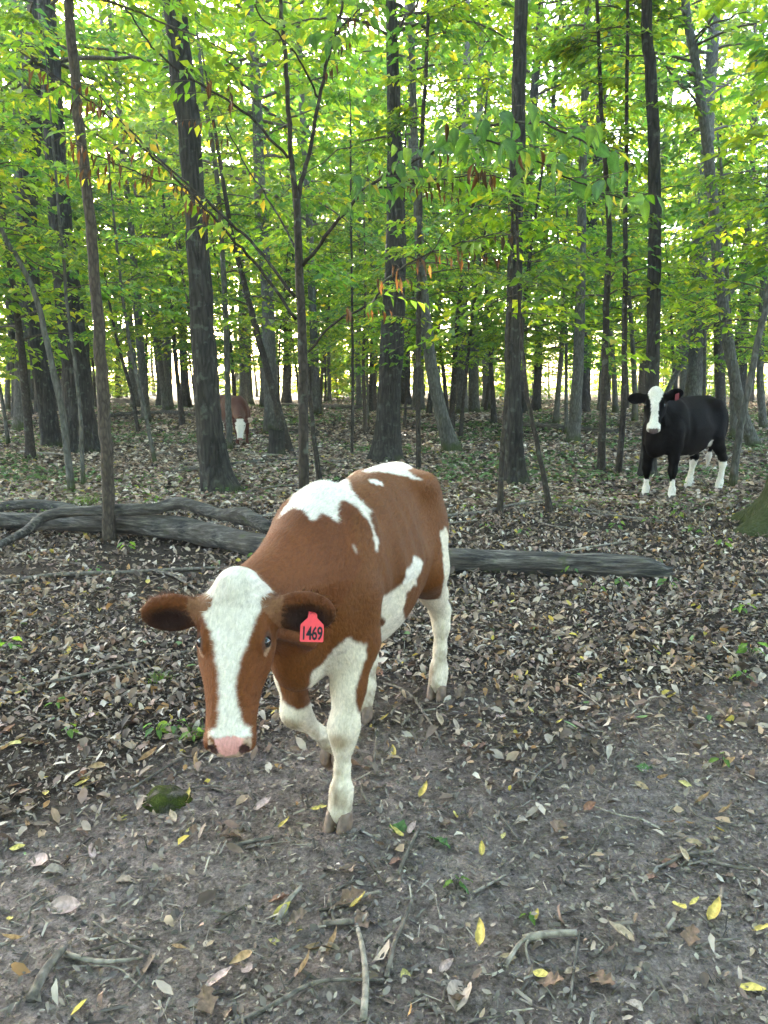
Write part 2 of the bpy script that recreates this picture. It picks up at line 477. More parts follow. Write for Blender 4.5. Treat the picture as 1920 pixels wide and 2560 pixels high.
# ------------------------------------------------------------------ trees read from the photograph
def trunk_tree(name, label, pts, mat, height=None, flare=.5, crown_spec=None, depth=None, seed=0, nseg=18, group=None, rough=.05, dy=0.0, ridges=0.0):
    """pts: (x, y, width) in 1659-px picture coordinates, first one = foot on the ground"""
    g = np.random.default_rng(100 + seed)
    px = [(a * DS, b * DS, c * DS) for a, b, c in pts]
    base = ground_pt(px[0][0], px[0][1])
    Y0 = depth if depth else base[1]
    if depth: base = at_depth(px[0][0], px[0][1], depth)
    base[2] = gz(base[0], base[1])
    P = [base + np.array([0, 0, -.12])]; rads = [px[0][2] / 2 / FPX * Y0]
    P.append(base + np.array([0, 0, .02])); rads.append(rads[0])
    h0 = base[2]
    for (x, y, wd) in px[1:]:
        yy = Y0 + dy * max(0, (at_depth(x, y, Y0)[2] - h0))
        q = at_depth(x, y, yy)
        if q[2] > P[-1][2] + .05:
            P.append(q); rads.append(wd / 2 / FPX * (yy * CP - (q[2] - CAM_H) * SP))
    if height and P[-1][2] < height:
        d = P[-1] - P[-2]; d /= d[2]; d[:2] *= .6
        k = height - P[-1][2]
        P.append(P[-1] + d * k * .5); rads.append(rads[-1] * .75)
        P.append(P[-1] + d * k * .5); rads.append(rads[-1] * .3)
    P = np.array(P); rads = np.array(rads)
    n = max(14, int((P[-1, 2] - P[0, 2]) / .16))
    Q = resample(P, n); Q[:, :2] += .004 * g.standard_normal((n, 2)) * (Q[:, 2:3] > .3)
    rr = np.interp(Q[:, 2], P[:, 2], rads)
    rr = trunk_radii(Q, rr, flare, h0)
    root = empty(name, base, label=label, category='tree')
    if group: root['group'] = group
    Lc = Q - base
    V, F, T = tube(Lc, rr, nseg, rough, seed, ridges=ridges)
    if flare > .3:                                   # buttress lobes at the foot
        z = V[:, 2]; th = np.arctan2(V[:, 1], V[:, 0])
        k = 1 + .35 * flare * np.exp(-np.maximum(z, 0) / .13) * np.cos(th * 4 + seed)
        m = z < .8
        V[m, :2] *= k[m, None]
    obj('trunk', make_mesh('trunk', V, [F, T], True, None, mat), root)
    if crown_spec:
        cs = dict(crown_spec)
        lm, bag = crown(g, Lc, rr, **cs)
        fo = obj('foliage', lm, root, kind='stuff')
        obj('branches', bag.mesh('branches', M_twig), root, kind='stuff')
    return root

U = dict(leaf=.12, T=11, L=8)
def und(z0, z1, n, lmin=.7, lmax=1.9, **kw):
    d = dict(U, z0=z0, z1=z1, n=n, lmin=lmin, lmax=lmax); d.update(kw); return d
def over(z0, z1, n, lmin=1.6, lmax=4.0, **kw):
    d = dict(z0=z0, z1=z1, n=n, lmin=lmin, lmax=lmax, leaf=.20, T=11, L=9, twigs=False); d.update(kw); return d

TREES = [
 ('oak_tree', 'thick dark furrowed trunk with flared base between fallen log and grazing cow', [(474,1062,64),(464,1010,60),(452,900,56),(440,750,51),(428,550,47),(410,300,48),(376,0,48)], M_oak, 16, .45, over(7.5,15.5,40), dict(nseg=40, ridges=.20)),
 ('young_tree', 'smooth brown slender trunk rising right behind the left fallen log', [(236,1165,26),(232,1000,26),(222,850,26),(212,700,24),(195,480,22),(172,270,22),(148,0,20)], M_brown, 9, .15, over(4.6,9,26,1.2,2.6,leaf=.12), dict(nseg=20)),
 ('old_tree', 'broad furrowed grey trunk of the close pair, straight and thickest', [(180,972,72),(172,880,62),(160,750,58),(142,600,52),(128,450,46),(112,200,42),(100,0,38)], M_oak, 18, .35, over(7,17,40), dict(nseg=32, ridges=.20)),
 ('old_tree', 'furrowed trunk leaning away from the broad pair beside it', [(112,958,40),(98,860,38),(82,760,36),(66,600,36),(58,450,40),(72,200,46),(86,0,48)], M_oak, 18, .3, over(7,17,40), dict(nseg=28, ridges=.20)),
 ('leaning_sapling', 'thin grey sapling leaning away from the broad double trunks', [(155,1065,15),(135,900,14),(112,790,13),(80,650,12),(40,560,10),(5,500,9)], M_grey, 5.2, .2, und(2.4,5,16), {}),
 ('thin_sapling', 'thin grey sapling standing against the foot of the broad furrowed trunk', [(180,1050,9),(176,930,8),(166,820,8),(150,700,7),(140,600,7)], M_grey, 6, .2, und(2.6,6,18), {}),
 ('forked_tree', 'dark stout trunk with mossy foot between sapling and leaning grey stem', [(832,988,60),(838,900,54),(846,750,50),(855,550,44),(852,300,30),(845,0,24)], M_oak, 15, .35, over(7,14,34), dict(nseg=30, ridges=.18)),
 ('thin_sapling', 'pole-thin dark straight sapling beside the stout mossy-footed trunk', [(904,1012,11),(903,850,11),(905,600,11),(908,400,10),(922,100,8),(925,0,7)], M_sap, 8, .1, und(2.4,8,26), {}),
 ('straight_tree', 'straight dark trunk with spreading foot midway between log and black cow', [(1112,1045,46),(1110,950,37),(1108,800,34),(1112,600,34),(1118,300,32),(1126,0,28)], M_oak, 15, .4, over(7,14.5,36), dict(nseg=26, ridges=.18)),
 ('straight_tree', 'straight grey trunk rising directly behind the black cow', [(1398,1032,34),(1408,850,29),(1413,600,28),(1414,350,26),(1405,150,24),(1396,0,22)], M_oak, 15, .3, over(7,14.5,34), dict(nseg=22, ridges=.06)),
 ('leaning_tree', 'curving dark trunk leaning back behind the rump of the black cow', [(1628,975,26),(1600,880,24),(1575,750,24),(1550,560,22),(1530,330,22),(1500,120,20),(1480,0,18)], M_grey, 15, .3, over(6.5,14,30), {}),
 ('thin_sapling', 'dark slim sapling nearest the head of the black cow', [(1298,1022,17),(1305,850,14),(1310,650,14),(1316,490,12),(1300,250,9),(1290,0,7)], M_sap, 8, .25, und(2.4,8,30), {}),
 ('thin_sapling', 'slim sapling tilted towards the ear of the black cow', [(1336,1025,13),(1347,850,12),(1350,600,11),(1352,400,9),(1356,0,7)], M_sap, 8, .25, und(2.6,8,24), {}),
 ('leaning_sapling', 'thin leaning sapling with small mossy foot before the straight dark trunk', [(1188,1112,12),(1165,980,10),(1140,860,9),(1128,750,8),(1120,600,7)], M_sap, 4.6, .5, und(2.1,4.6,9,.6,1.3), {}),
 ('thin_sapling', 'thin upright sapling touching the front of the straight dark trunk', [(1080,1110,12),(1085,980,11),(1095,850,10),(1100,700,8)], M_sap, 4.4, .3, und(2.1,4.4,8,.6,1.3), {}),
 ('leaning_tree', 'pale grey trunk leaning over with mossy foot behind the main cow', [(975,968,36),(950,880,29),(930,780,26),(915,650,24),(905,500,20),(895,300,16)], M_grey, 12, .4, over(6,12,20), {}),
 ('beech_tree', 'smooth pale grey twin trunk with mossy foot', [(998,905,26),(998,800,24),(1000,600,22),(1005,300,18)], M_grey, 16, .3, over(6,15,26), {}),
 ('beech_tree', 'smooth pale grey trunk standing against its mossy-footed twin', [(1024,903,24),(1023,800,22),(1028,600,20)], M_grey, 16, .3, over(6,15,26), {}),
 ('beech_tree', 'grey trunk with dark mossy foot between straight dark trunk and slim saplings', [(1238,955,27),(1245,850,24),(1252,700,22),(1258,400,18)], M_grey, 14, .4, over(6,14,24), {}),
 ('leaning_tree', 'dark slender trunk leaning over just past the grazing cow', [(624,968,19),(600,880,17),(575,790,15),(550,700,14),(530,620,12),(500,500,10)], M_sap, 8, .2, und(3,8,22), {}),
 ('beech_tree', 'wide grey trunk standing behind the grazing cow', [(533,868,28),(530,750,26),(528,500,22)], M_grey, 15, .3, over(6,15,26), {}),
 ('beech_tree', 'grey trunk with rooty foot alone between old pair and furrowed oak', [(362,880,24),(360,780,22),(358,500,18)], M_grey, 15, .5, over(6,15,26), {}),
 ('beech_tree', 'wide pale trunk behind the leaning furrowed tree', [(48,925,36),(48,800,32),(50,600,28)], M_grey, 16, .3, over(6,15,28), {}),
 ('thin_sapling', 'thin crooked stem close behind the many-branched sapling', [(690,1040,12),(680,960,10),(668,850,9),(660,780,8)], M_sap, 4.5, .2, und(2.2,4.5,10,.6,1.4), {}),
 ('leaning_sapling', 'grey sapling leaning outward just behind the hind feet of the black cow', [(1582,1055,16),(1598,930,15),(1615,850,14),(1640,720,13),(1659,640,12)], M_grey, 6, .2, und(2.2,6,20), {}),
 ('thin_sapling', 'grey upright sapling behind the leaning grey sapling', [(1648,940,16),(1642,800,15),(1650,600,14)], M_grey, 9, .2, und(2.4,9,26), {}),
 ('straight_tree', 'dark trunk just behind the rump of the black cow', [(1556,900,22),(1555,800,22),(1552,700,20)], M_sap, 12, .2, over(5,12,22), {}),
 ('leaning_sapling', 'spindly pale sapling bending left near the lone rooty grey trunk', [(335,1000,9),(315,900,8),(290,790,8),(270,680,7),(255,560,6)], M_grey, 5.5, .1, und(2.3,5.5,14), {}),
 ('leaning_sapling', 'spindly dark sapling bending left behind the smooth brown trunk', [(298,930,9),(285,850,8),(265,780,7),(245,700,6)], M_sap, 6, .1, und(2.3,6,18), {}),
 ('thin_sapling', 'wire-thin straight sapling between many-branched sapling and stout trunk', [(760,975,7),(762,800,6),(760,600,5),(758,400,5)], M_sap, 7, .1, und(2.4,7,20), {}),
 ('thin_sapling', 'grey pole standing at the shoulder of the grazing cow', [(497,965,14),(492,860,13),(488,700,12),(470,400,10),(440,200,9)], M_grey, 9, .1, und(2.8,9,26), {}),
 ('leaning_sapling', 'pale bare dead stem leaning across behind the black cow', [(1420,905,11),(1470,790,11),(1560,660,10),(1610,590,9)], M_grey, 4.6, .1, None, {}),
]
for k, (nm, lab, pts, mat, ht, fl, cs, kw) in enumerate(TREES):
    trunk_tree(nm, lab, pts, mat, ht, fl, cs, seed=k, **kw)

# mossy giant at the edge of the frame: only its root flare shows
def mossy_giant():
    b = ground_pt(1728 * DS, 1142 * DS); b[2] = gz(b[0], b[1])
    root = empty('mossy_tree', b, label='mossy root flare of a big trunk below the black cow', category='tree')
    zz = np.concatenate([np.linspace(-.1, 1, 26), np.linspace(1.2, 12, 24)])
    P = np.stack([.02 * zz, 0 * zz, zz], 1)
    rr = .28 + .38 * np.exp(-np.maximum(zz, 0) / .26) - .010 * np.maximum(zz, 0)
    V, F, T = tube(P, rr, 44, .06, 77, ridges=.12)
    th = np.arctan2(V[:, 1], V[:, 0]); k = 1 + .28 * np.exp(-np.maximum(V[:, 2], 0) / .25) * np.cos(th * 5 + 1.2)
    V[:, :2] *= k[:, None]
    obj('trunk', make_mesh('trunk', V, [F, T], True, None, M_mossy), root)
    lm, bag = crown(np.random.default_rng(5), P, rr, **over(6, 11.5, 24))
    obj('foliage', lm, root, kind='stuff'); obj('branches', bag.mesh('branches', M_twig), root, kind='stuff')
mossy_giant()

# ------------------------------------------------------------------ the many-branched sapling with big leaves
LEAFK = {}
def leaf_shape(name, length, width, lobes=0, curl=0.0, cup=0.0, twist=0.0, col=(.1, .2, .02), mat=None, nl=7, na=4, seed=0, droop=0.0, stalk=.12):
    """one leaf: grid nl x na, tip along +x, base at origin"""
    g = np.random.default_rng(seed)
    t = np.linspace(0, 1, nl + 1)
    wv = np.sin(np.pi * t ** .8) ** .8 * (1 - .25 * t)
    if lobes: wv = wv * (1 + .42 * np.cos(2 * np.pi * (t * lobes + .1)))
    wv = np.maximum(wv, .03) * width / 2
    s = np.linspace(-1, 1, na + 1)
    X = np.repeat(t[:, None] * length, na + 1, 1); Yv = wv[:, None] * s[None]
    if lobes: X = X + length * .06 * np.abs(s)[None] * np.sin(np.pi * t)[:, None]
    Z = cup * width * (np.abs(s)[None] ** 1.5) * np.sin(np.pi * t)[:, None] + .05 * width * g.standard_normal(X.shape)
    ang = curl * t[:, None] * np.ones_like(X)
    if abs(curl) > 1e-3:
        rad = length / curl
        X2 = rad * np.sin(ang * X / length / np.maximum(t[:, None], 1e-6)); Z2 = rad * (1 - np.cos(ang * X / length / np.maximum(t[:, None], 1e-6)))
        X2 = np.where(t[:, None] < 1e-6, X, X2); Z2 = np.where(t[:, None] < 1e-6, 0, Z2)
        Z = Z * np.cos(ang) + Z2; X = X2
    tw = twist * t[:, None]
    Y3 = Yv * np.cos(tw) - Z * np.sin(tw) * .6; Z3 = Z + Yv * np.sin(tw)
    V = np.stack([X, Y3, Z3], -1).reshape(-1, 3)
    m = na + 1
    i = np.arange(nl)[:, None] * m + np.arange(na)[None]
    Q = np.stack([i, i + m, i + m + 1, i + 1], -1).reshape(-1, 4)
    c = np.array(col)[None] * (.8 + .35 * g.random((len(V), 1)))
    rib = np.repeat(np.abs(s)[None], nl + 1, 0).reshape(-1, 1) < .1
    c = np.where(rib, c * 1.25, c)
    n0 = len(V); r = .0012
    S = np.array([[0, r, 0], [0, -r, 0], [-stalk * length, -r, .004], [-stalk * length, r, .004]])
    V = np.vstack([V, S]); Q = np.vstack([Q, [[n0, n0 + 1, n0 + 2, n0 + 3]]]); c = np.vstack([c, np.repeat([[.12, .10, .05]], 4, 0)])
    return make_mesh(name, V, [Q], True, c, mat)

def sapling():
    g = np.random.default_rng(42)
    Yd = 5.9
    def pt(x, y, Y=Yd): return at_depth(x * DS, y * DS, Y)
    base = pt(655, 1225); base[2] = gz(base[0], base[1])
    root = empty('branching_sapling', base, label='many-branched sapling with yellowing leaves and dry brown ones behind the main cow', category='tree')
    bag = Bag()
    def limb(pts, r0, r1, nseg=8, n=None):
        P = np.array([pt(*p) if len(p) > 2 else pt(p[0], p[1]) for p in pts])
        n = n or max(10, len(P) * 6)
        Q = resample(P, n); Q += g.standard_normal(Q.shape) * .004
        V, F, T = tube(Q - base, np.linspace(r0, r1, n), nseg, .07, int(g.integers(99)))
        return Q, V, F, T
    stem = np.vstack([base + [0, 0, -.1]] + [pt(*p) for p in [(656, 1000), (655, 850), (652, 700), (648, 620), (645, 540), (641, 430)]])
    Q = resample(stem, 50)
    V, F, T = tube(Q - base, np.linspace(.042, .027, 50), 14, .06, 3)
    obj('trunk', make_mesh('trunk', V, [F, T], True, None, M_sap), root)
    limbs = [
        # picture points (x, y[, depth]); r0, r1, leaf mode
        ([(641, 432), (628, 330), (618, 150), (606, 0), (596, -160)], .021, .010, 'g', .5),
        ([(641, 432), (668, 330), (690, 210), (716, 100), (742, 0), (760, -120, 5.8)], .017, .007, 'g', .5),
        ([(640, 690), (560, 580, 5.8), (480, 490, 5.6), (400, 405, 5.5), (300, 312, 5.3), (200, 222, 5.1), (95, 150, 5.0)], .013, .004, 'y', .3),
        ([(636, 640), (540, 520, 6.0), (430, 420, 6.0), (330, 330, 6.1), (250, 250, 6.1), (190, 170, 6.2)], .013, .004, 'y', .3),
        ([(624, 340), (520, 235, 5.7), (400, 165, 5.5), (320, 90, 5.3), (270, 10, 5.2)], .011, .004, 'g', .3),
        ([(656, 575), (720, 490, 5.7), (790, 410, 5.4), (870, 360, 5.0), (960, 318, 4.6), (1060, 272, 4.3), (1180, 268, 4.0), (1290, 325, 3.9)], .014, .004, 'b', .2),
        ([(960, 318, 4.6), (1040, 300, 4.3), (1150, 345, 4.1), (1260, 400, 3.9), (1370, 440, 3.8)], .006, .003, 'b', .1),
        ([(667, 760), (720, 700, 5.6), (800, 655, 5.4), (835, 605, 5.3), (900, 560, 5.1), (1000, 525, 4.9), (1090, 500, 4.8)], .010, .003, 'd', .3),
        ([(690, 215), (640, 120, 5.7), (570, 40, 5.5), (520, -40, 5.4)], .008, .004, 'g', .3),
        ([(716, 100), (735, 60, 5.5), (790, 10, 5.2), (850, -40, 4.9)], .007, .003, 'b', .1),
        ([(645, 545), (580, 430, 6.2), (520, 340, 6.4), (470, 230, 6.6)], .009, .004, 'g', .3),
        ([(400, 405, 5.5), (330, 385, 5.2), (240, 350, 5.0), (130, 300, 4.8)], .006, .003, 'y', .1),
        ([(790, 410, 5.4), (860, 400, 5.1), (960, 385, 4.8), (1060, 380, 4.5), (1150, 400, 4.3)], .006, .003, 'g', .1),
    ]
    L = []     # leaf base, direction, size, colour kind
    for pts, r0, r1, mode, s0 in limbs:
        Q, V, F, T = limb(pts, r0, r1)
        obj('branch', make_mesh('branch', V, [F, T], True, None, M_sap), root)
        ln = np.concatenate([[0], np.cumsum(np.linalg.norm(np.diff(Q, axis=0), axis=1))])
        nt_ = int((1 - s0) * ln[-1] / .085)
        for k in range(nt_):
            s = (s0 + (1 - s0) * (k + .5 * g.random()) / nt_) * ln[-1]
            p = np.array([np.interp(s, ln, Q[:, c]) for c in range(3)])
            a = np.interp(min(s + .05, ln[-1]), ln, Q[:, 0]), np.interp(min(s + .05, ln[-1]), ln, Q[:, 1])
            head = math.atan2(a[1] - p[1], a[0] - p[0]) + (1 if k % 2 else -1) * (.6 + .7 * g.random())
            tl = .10 + .30 * g.random(); cl = g.random()
            d = np.array([math.cos(head), math.sin(head), -.15 + .35 * g.random()])
            e = p + d * tl + [0, 0, -.25 * tl * tl]
            V, F, T = tube(np.array([p, (p + e) / 2 + [0, 0, .012], e]) - base, [.0028, .0022, .0012], 4, cap=False)
            bag.add(V, F)
            nl = int(2 + tl / .06)
            for q in range(nl):
                f = (q + .7) / nl
                b = p * (1 - f) + e * f
                la = head + (1 if q % 2 else -1) * (.4 + .7 * g.random())
                r = g.random()
                if mode == 'y': kind = 'dead' if cl > .62 else 'yellow' if r < .30 else 'green'
                elif mode == 'd': kind = 'dead' if cl > .35 else 'green'
                elif mode == 'b': kind = 'big' if r < .8 else 'green' if r < .92 else 'yellow' if r < .97 else 'dead'
                else: kind = 'dead' if cl > .78 else 'green' if r < .88 else 'yellow'
                L.append((b, la, kind, f))
    obj('twigs', bag.mesh('twigs', M_twig), root, kind='stuff')
    cols = {'green': [(.085, .175, .02), (.13, .23, .025), (.16, .25, .03)], 'yellow': [(.40, .34, .04), (.30, .31, .035), (.47, .33, .05)],
            'dead': [(.075, .032, .018), (.10, .045, .024), (.05, .028, .02)], 'big': [(.075, .16, .035), (.06, .14, .04), (.11, .20, .03)]}
    shp = {}
    for kind, cc in cols.items():
        shp[kind] = [leaf_shape('leaf', 1.0, .5 if kind != 'dead' else .26, curl=(-.5 - .25 * i if kind != 'dead' else -.9 + .5 * i), cup=(.16 if kind != 'dead' else .7), twist=(.25 * (i - 1)), col=c, mat=M_leaf, seed=i, nl=6) for i, c in enumerate(cc)]
    size = {'green': .088, 'yellow': .080, 'dead': .085, 'big': .112}
    px, py = project(np.array([l[0] for l in L]))
    on = (px > 0) & (px < 1920) & (py > 0) & (py < 1300)
    order = np.argsort(-np.array([size[l[2]] / l[0][1] * (1.0 if on[i] else 0) for i, l in enumerate(L)]))
    rest = Bag()
    made = 0
    for i in order:
        b, la, kind, f = L[i]
        sz = size[kind] * (.55 + .8 * g.random())
        pitch = (.15 + 1.0 * g.random()) if kind != 'dead' else 1.1 + .4 * g.random()
        roll = .8 * g.standard_normal()
        if made < 300 and on[i]:
            o = obj('leaf', shp[kind][int(g.integers(3))], root, loc=b - base, rot=(roll, pitch, la), scale=sz)
            made += 1
        else:
            c = np.array(cols[kind][int(g.integers(3))])[None] * (.8 + .4 * g.random())
            dd = np.array([[math.cos(la) * math.cos(pitch), math.sin(la) * math.cos(pitch), -math.sin(pitch)]])
            nn = np.array([[math.sin(pitch) * math.cos(la), math.sin(pitch) * math.sin(la), math.cos(pitch)]]) + .4 * g.standard_normal((1, 3))
            V, T, C = leaf_quads((b - base)[None], dd, nn, np.array([sz]), c, wid=.5 if kind != 'dead' else .24)
            rest.add(V, None, T, C)
    obj('foliage', rest.mesh('foliage', M_leaf), root, kind='stuff')
sapling()

# ------------------------------------------------------------------ the wood behind: shared tree shapes
def template(seed, ht, r, zc, n, lmin, lmax, leaf, T, L, lean=.1, **kw):
    g = np.random.default_rng(seed)
    zz = np.linspace(-.15, ht, 26)
    ph = g.random() * 6.28
    P = np.stack([lean * ht * np.clip(zz / ht, 0, 1) ** 1.4 * math.cos(ph) + .03 * np.sin(zz * 1.3 + ph), lean * ht * np.clip(zz / ht, 0, 1) ** 1.4 * math.sin(ph) + .03 * np.cos(zz * 1.1), zz], 1)
    rr = r * (1 - .75 * np.clip(zz / ht, 0, 1)) * (1 + .45 * np.exp(-np.maximum(zz, 0) / .2))
    V, F, T_ = tube(P, rr, 10, .1, seed)
    lm, bag = crown(g, P, rr, zc, ht * .97, n, lmin, lmax, leaf, T=T, L=L, twigs=False, **kw)
    return V, F, T_, lm, bag.mesh('branches', M_twig)

UND = [template(200 + i, 6.5 + .8 * (i % 3), .045 + .012 * i, 2.0, 34, .9, 2.4, .165, 10, 8, lean=.12, droop=.3) for i in range(5)]
OVR = [template(300 + i, 19 + 1.5 * i, .15 + .045 * i, 6.0, 46, 2.0, 4.6, .33, 11, 9, lean=.04, tilt=.7) for i in range(4)]
trunk_meshes = {}
def tmesh(kind, i, mat):
    key = (kind, i, mat.name)
    if key not in trunk_meshes:
        V, F, T_, _, _ = (UND if kind == 'u' else OVR)[i]
        trunk_meshes[key] = make_mesh('trunk', V, [F, T_], True, None, mat)
    return trunk_meshes[key]

def place(kind, i, x, y, rz, s, mat, name, label, group):
    adj = {'oak_bark': 'dark furrowed', 'grey_bark': 'pale grey-barked', 'sapling_bark': 'dark smooth-barked', 'brown_bark': 'brown-barked'}[mat.name]
    label = adj + ' ' + label; group = adj + ' ' + group
    T_ = (UND if kind == 'u' else OVR)[i]
    r = empty(name, (x, y, gz(x, y)), label=label, category='tree', group=group)
    r.rotation_euler = (0, 0, rz); r.scale = (s, s, s)
    obj('trunk', tmesh(kind, i, mat), r)
    obj('branches', T_[4], r, kind='stuff')
    obj('foliage', T_[3], r, kind='stuff')

g = np.random.default_rng(9)
spots = []
def far_enough(x, y, d):
    return all((x - a) ** 2 + (y - b) ** 2 > d * d for a, b in spots)
TREE_FEET = [tuple(o.location[:2]) for o in COL.objects if o.type == 'EMPTY']
spots += TREE_FEET
COWS_AT = [(3.3, 9.9), (-3.4, 18.6)]
def scatter(n, y0, y1, dmin, power=1.0):
    out = []; tries = 0
    while len(out) < n and tries < n * 60:
        tries += 1
        y = y0 + (y1 - y0) * g.random() ** power
        hw = .60 * y + 3.5
        x = (g.random() * 2 - 1) * hw
        if any((x - a) ** 2 + (y - b) ** 2 < 2.2 ** 2 for a, b in COWS_AT): continue
        # keep the view to the two cows behind open
        if y < 19 and any(abs(x / y - a / b) < .09 for a, b in COWS_AT): continue
        if far_enough(x, y, dmin):
            spots.append((x, y)); out.append((x, y))
    return out
bark_cycle = [M_sap, M_grey, M_oak, M_sap, M_brown]
for k, (x, y) in enumerate(scatter(58, 12, 32, 1.25)):
    place('u', int(g.integers(5)), x, y, g.random() * 6.28, .85 + .4 * g.random(), bark_cycle[k % 5], 'understory_tree', 'slender understory tree with layered green sprays in the middle of the wood', 'slender understory trees')
for k, (x, y) in enumerate(scatter(60, 30, 70, 1.5)):
    place('u', int(g.integers(5)), x, y, g.random() * 6.28, 1.1 + .6 * g.random(), bark_cycle[k % 5], 'understory_tree', 'slender leafy tree far back in the wood', 'slender trees far back in the wood')
for k, (x, y) in enumerate(scatter(36, 17, 42, 2.2)):
    place('o', int(g.integers(4)), x, y, g.random() * 6.28, .85 + .3 * g.random(), [M_oak, M_grey, M_grey][k % 3], 'forest_tree', 'tall straight forest tree with high green crown in the wood', 'tall trees in the wood')
for k, (x, y) in enumerate(scatter(70, 42, 74, 1.8)):
    place('o', int(g.integers(4)), x, y, g.random() * 6.28, .8 + .35 * g.random(), [M_oak, M_grey, M_sap][k % 3], 'forest_tree', 'far tall tree near the bright edge of the wood', 'far tall trees at the edge of the wood')


# bushes along the bright edge of the wood
BUSH = [template(400 + i, 4.5, .05, .35, 40, .8, 2.0, .24, 9, 7, lean=.05, droop=.3) for i in range(2)]
_und_keep = UND; UND = BUSH; trunk_meshes.clear()
for k, (x, y) in enumerate(scatter(90, 50, 80, 1.2)):
    place('u', int(g.integers(2)), x, y, g.random() * 6.28, .8 + .5 * g.random(), [M_sap, M_grey, M_brown][k % 3], 'edge_bush', 'leafy bush at the bright far edge of the wood', 'bushes at the far edge of the wood')
UND = _und_keep; trunk_meshes.clear()
# unseen wood added beside and behind the viewer to filter and block sky light
around = [(-7.5, 3.0), (-10, 8.5), (-5.5, -3), (-9, -7), (0.5, -7), (5, -4), (8.5, 1.5), (9.5, 7), (10.5, -7), (-3, -12), (4, -13), (-14, 2), (14, 3), (-15, 10), (15, 11), (3.6, -1.2), (-4.2, 1.0)]
gb = np.random.default_rng(77)
back = [(float(gb.uniform(-24, 24)), float(gb.uniform(-30, -3))) for _ in range(44)]  # unseen trees added to dim sky light from the viewer's side
for k, (x, y) in enumerate(around):
    place('o', k % 4, x, y, k * 1.7, .75 + .2 * (k % 3) / 2, [M_oak, M_grey, M_sap][k % 3], 'forest_tree', 'tall unseen forest tree added beside the dirt path to filter sky light', 'added unseen tall trees around the dirt path')
for k, (x, y) in enumerate(back):
    if k % 2: place('o', k % 4, x, y - 2, k * 1.1, .8 + .02 * (k % 10), [M_oak, M_grey, M_sap][k % 3], 'forest_tree', 'tall unseen tree added this side of the dirt path to dim frontal light', 'added unseen tall trees on the near side of the path')
    else: place('u', k % 5, x, y - 1, k * 2.1, 1.0 + .03 * (k % 10), M_sap, 'understory_tree', 'slender unseen tree added this side of the dirt path to dim frontal light', 'added unseen slender trees on the near side of the path')

# ------------------------------------------------------------------ morning haze between the trees
hv = np.array([[x, y, z] for x in (-140, 140) for y in (-48, 168) for z in (-2.2, 42)])
hz = obj('haze', make_mesh('haze', hv, [np.array([(0, 1, 3, 2), (4, 6, 7, 5), (0, 4, 5, 1), (2, 3, 7, 6), (0, 2, 6, 4), (1, 5, 7, 3)])], False), kind='stuff', label='thin pale haze hanging between the trees', category='haze')
hm = bpy.data.materials.new('haze_air'); hm.use_nodes = True
ht = hm.node_tree; ht.nodes.remove(ht.nodes['Principled BSDF'])
pv = ht.nodes.new('ShaderNodeVolumePrincipled'); pv.inputs['Color'].default_value = (.93, .96, .97, 1); pv.inputs['Density'].default_value = .0009; pv.inputs['Anisotropy'].default_value = .45
ht.links.new(pv.outputs[0], ht.nodes['Material Output'].inputs['Volume'])
hz.data.materials.append(hm)
sc.cycles.volume_bounces = 0
# ------------------------------------------------------------------ forest floor: logs, stones, sticks, leaves
def log_thing(name, label, pts, radii, seed, nseg=26, rough=.12, mat=None, category='log', moss=False):
    """pts are world points; the mesh is built along local +x so that the grain runs with the log"""
    P = np.array(pts, dtype=np.float64)
    a = P[0]; d = P[-1] - P[0]; ang = math.atan2(d[1], d[0]); c, s = math.cos(-ang), math.sin(-ang)
    L = P - a; L = np.stack([L[:, 0] * c - L[:, 1] * s, L[:, 0] * s + L[:, 1] * c, L[:, 2]], 1)
    n = max(12, int(np.linalg.norm(d) / .05))
    Q = resample(L, n); rr = np.interp(np.linspace(0, 1, n), np.linspace(0, 1, len(radii)), radii)
    V, F, T = tube(Q, rr, nseg, rough, seed, ridges=.22)
    if nseg > 10:
        nn_ = len(Q) * nseg; ring = np.repeat(np.arange(len(Q)), nseg)
        kk = vnoise(V[:nn_, 0] * 3 + seed, V[:nn_, 1] * 9, V[:nn_, 2] * 9, seed)
        ce = Q[ring]; V[:nn_] = ce + (V[:nn_] - ce) * (1 + .35 * np.clip(kk - .66, 0, 1) * 2)[:, None]
        for end, sg in ((0, -1), (len(Q) - 1, 1)):
            m_ = np.where(ring == end)[0]
            V[m_, 0] += sg * .10 * rng.random(len(m_)) * (rr[end] / .08)
    o = obj(name, make_mesh(name, V, [F, T], True, None, mat or M_wlog), loc=a, rot=(0, 0, ang), label=label, category=category)
    return o

def G(x, y, dz=0.0):
    p = ground_pt(x * DS, y * DS); p[2] = gz(p[0], p[1]) + dz
    return p

log_thing('fallen_log', 'weathered grey fallen log with mossy broken end lying behind the main cow', [G(820, 1232, .07), G(980, 1232, .085), G(1150, 1236, .085), G(1300, 1243, .075), G(1405, 1250, .06), G(1442, 1254, .05)], [.09, .10, .095, .09, .08, .045], 1)
o = log_thing('fallen_log', 'long bare fallen trunk reaching from the slender brown tree to the main cow', [G(640, 1215, .09), G(560, 1203, .11), G(430, 1178, .12), G(300, 1160, .13), G(150, 1150, .12), G(-60, 1142, .10), G(-160, 1138, .09)], [.09, .105, .105, .10, .09, .08, .07], 2)
log_thing('fallen_limb', 'crooked bare limb lying on top of the long fallen trunk', [G(585, 1198, .23), G(530, 1186, .31), G(470, 1178, .29), G(395, 1168, .36), G(330, 1166, .30), G(200, 1162, .27), G(110, 1162, .24), G(55, 1172, .12), G(-20, 1195, .03)], [.055, .075, .05, .06, .055, .05, .05, .04, .03], 3, 18, .16)
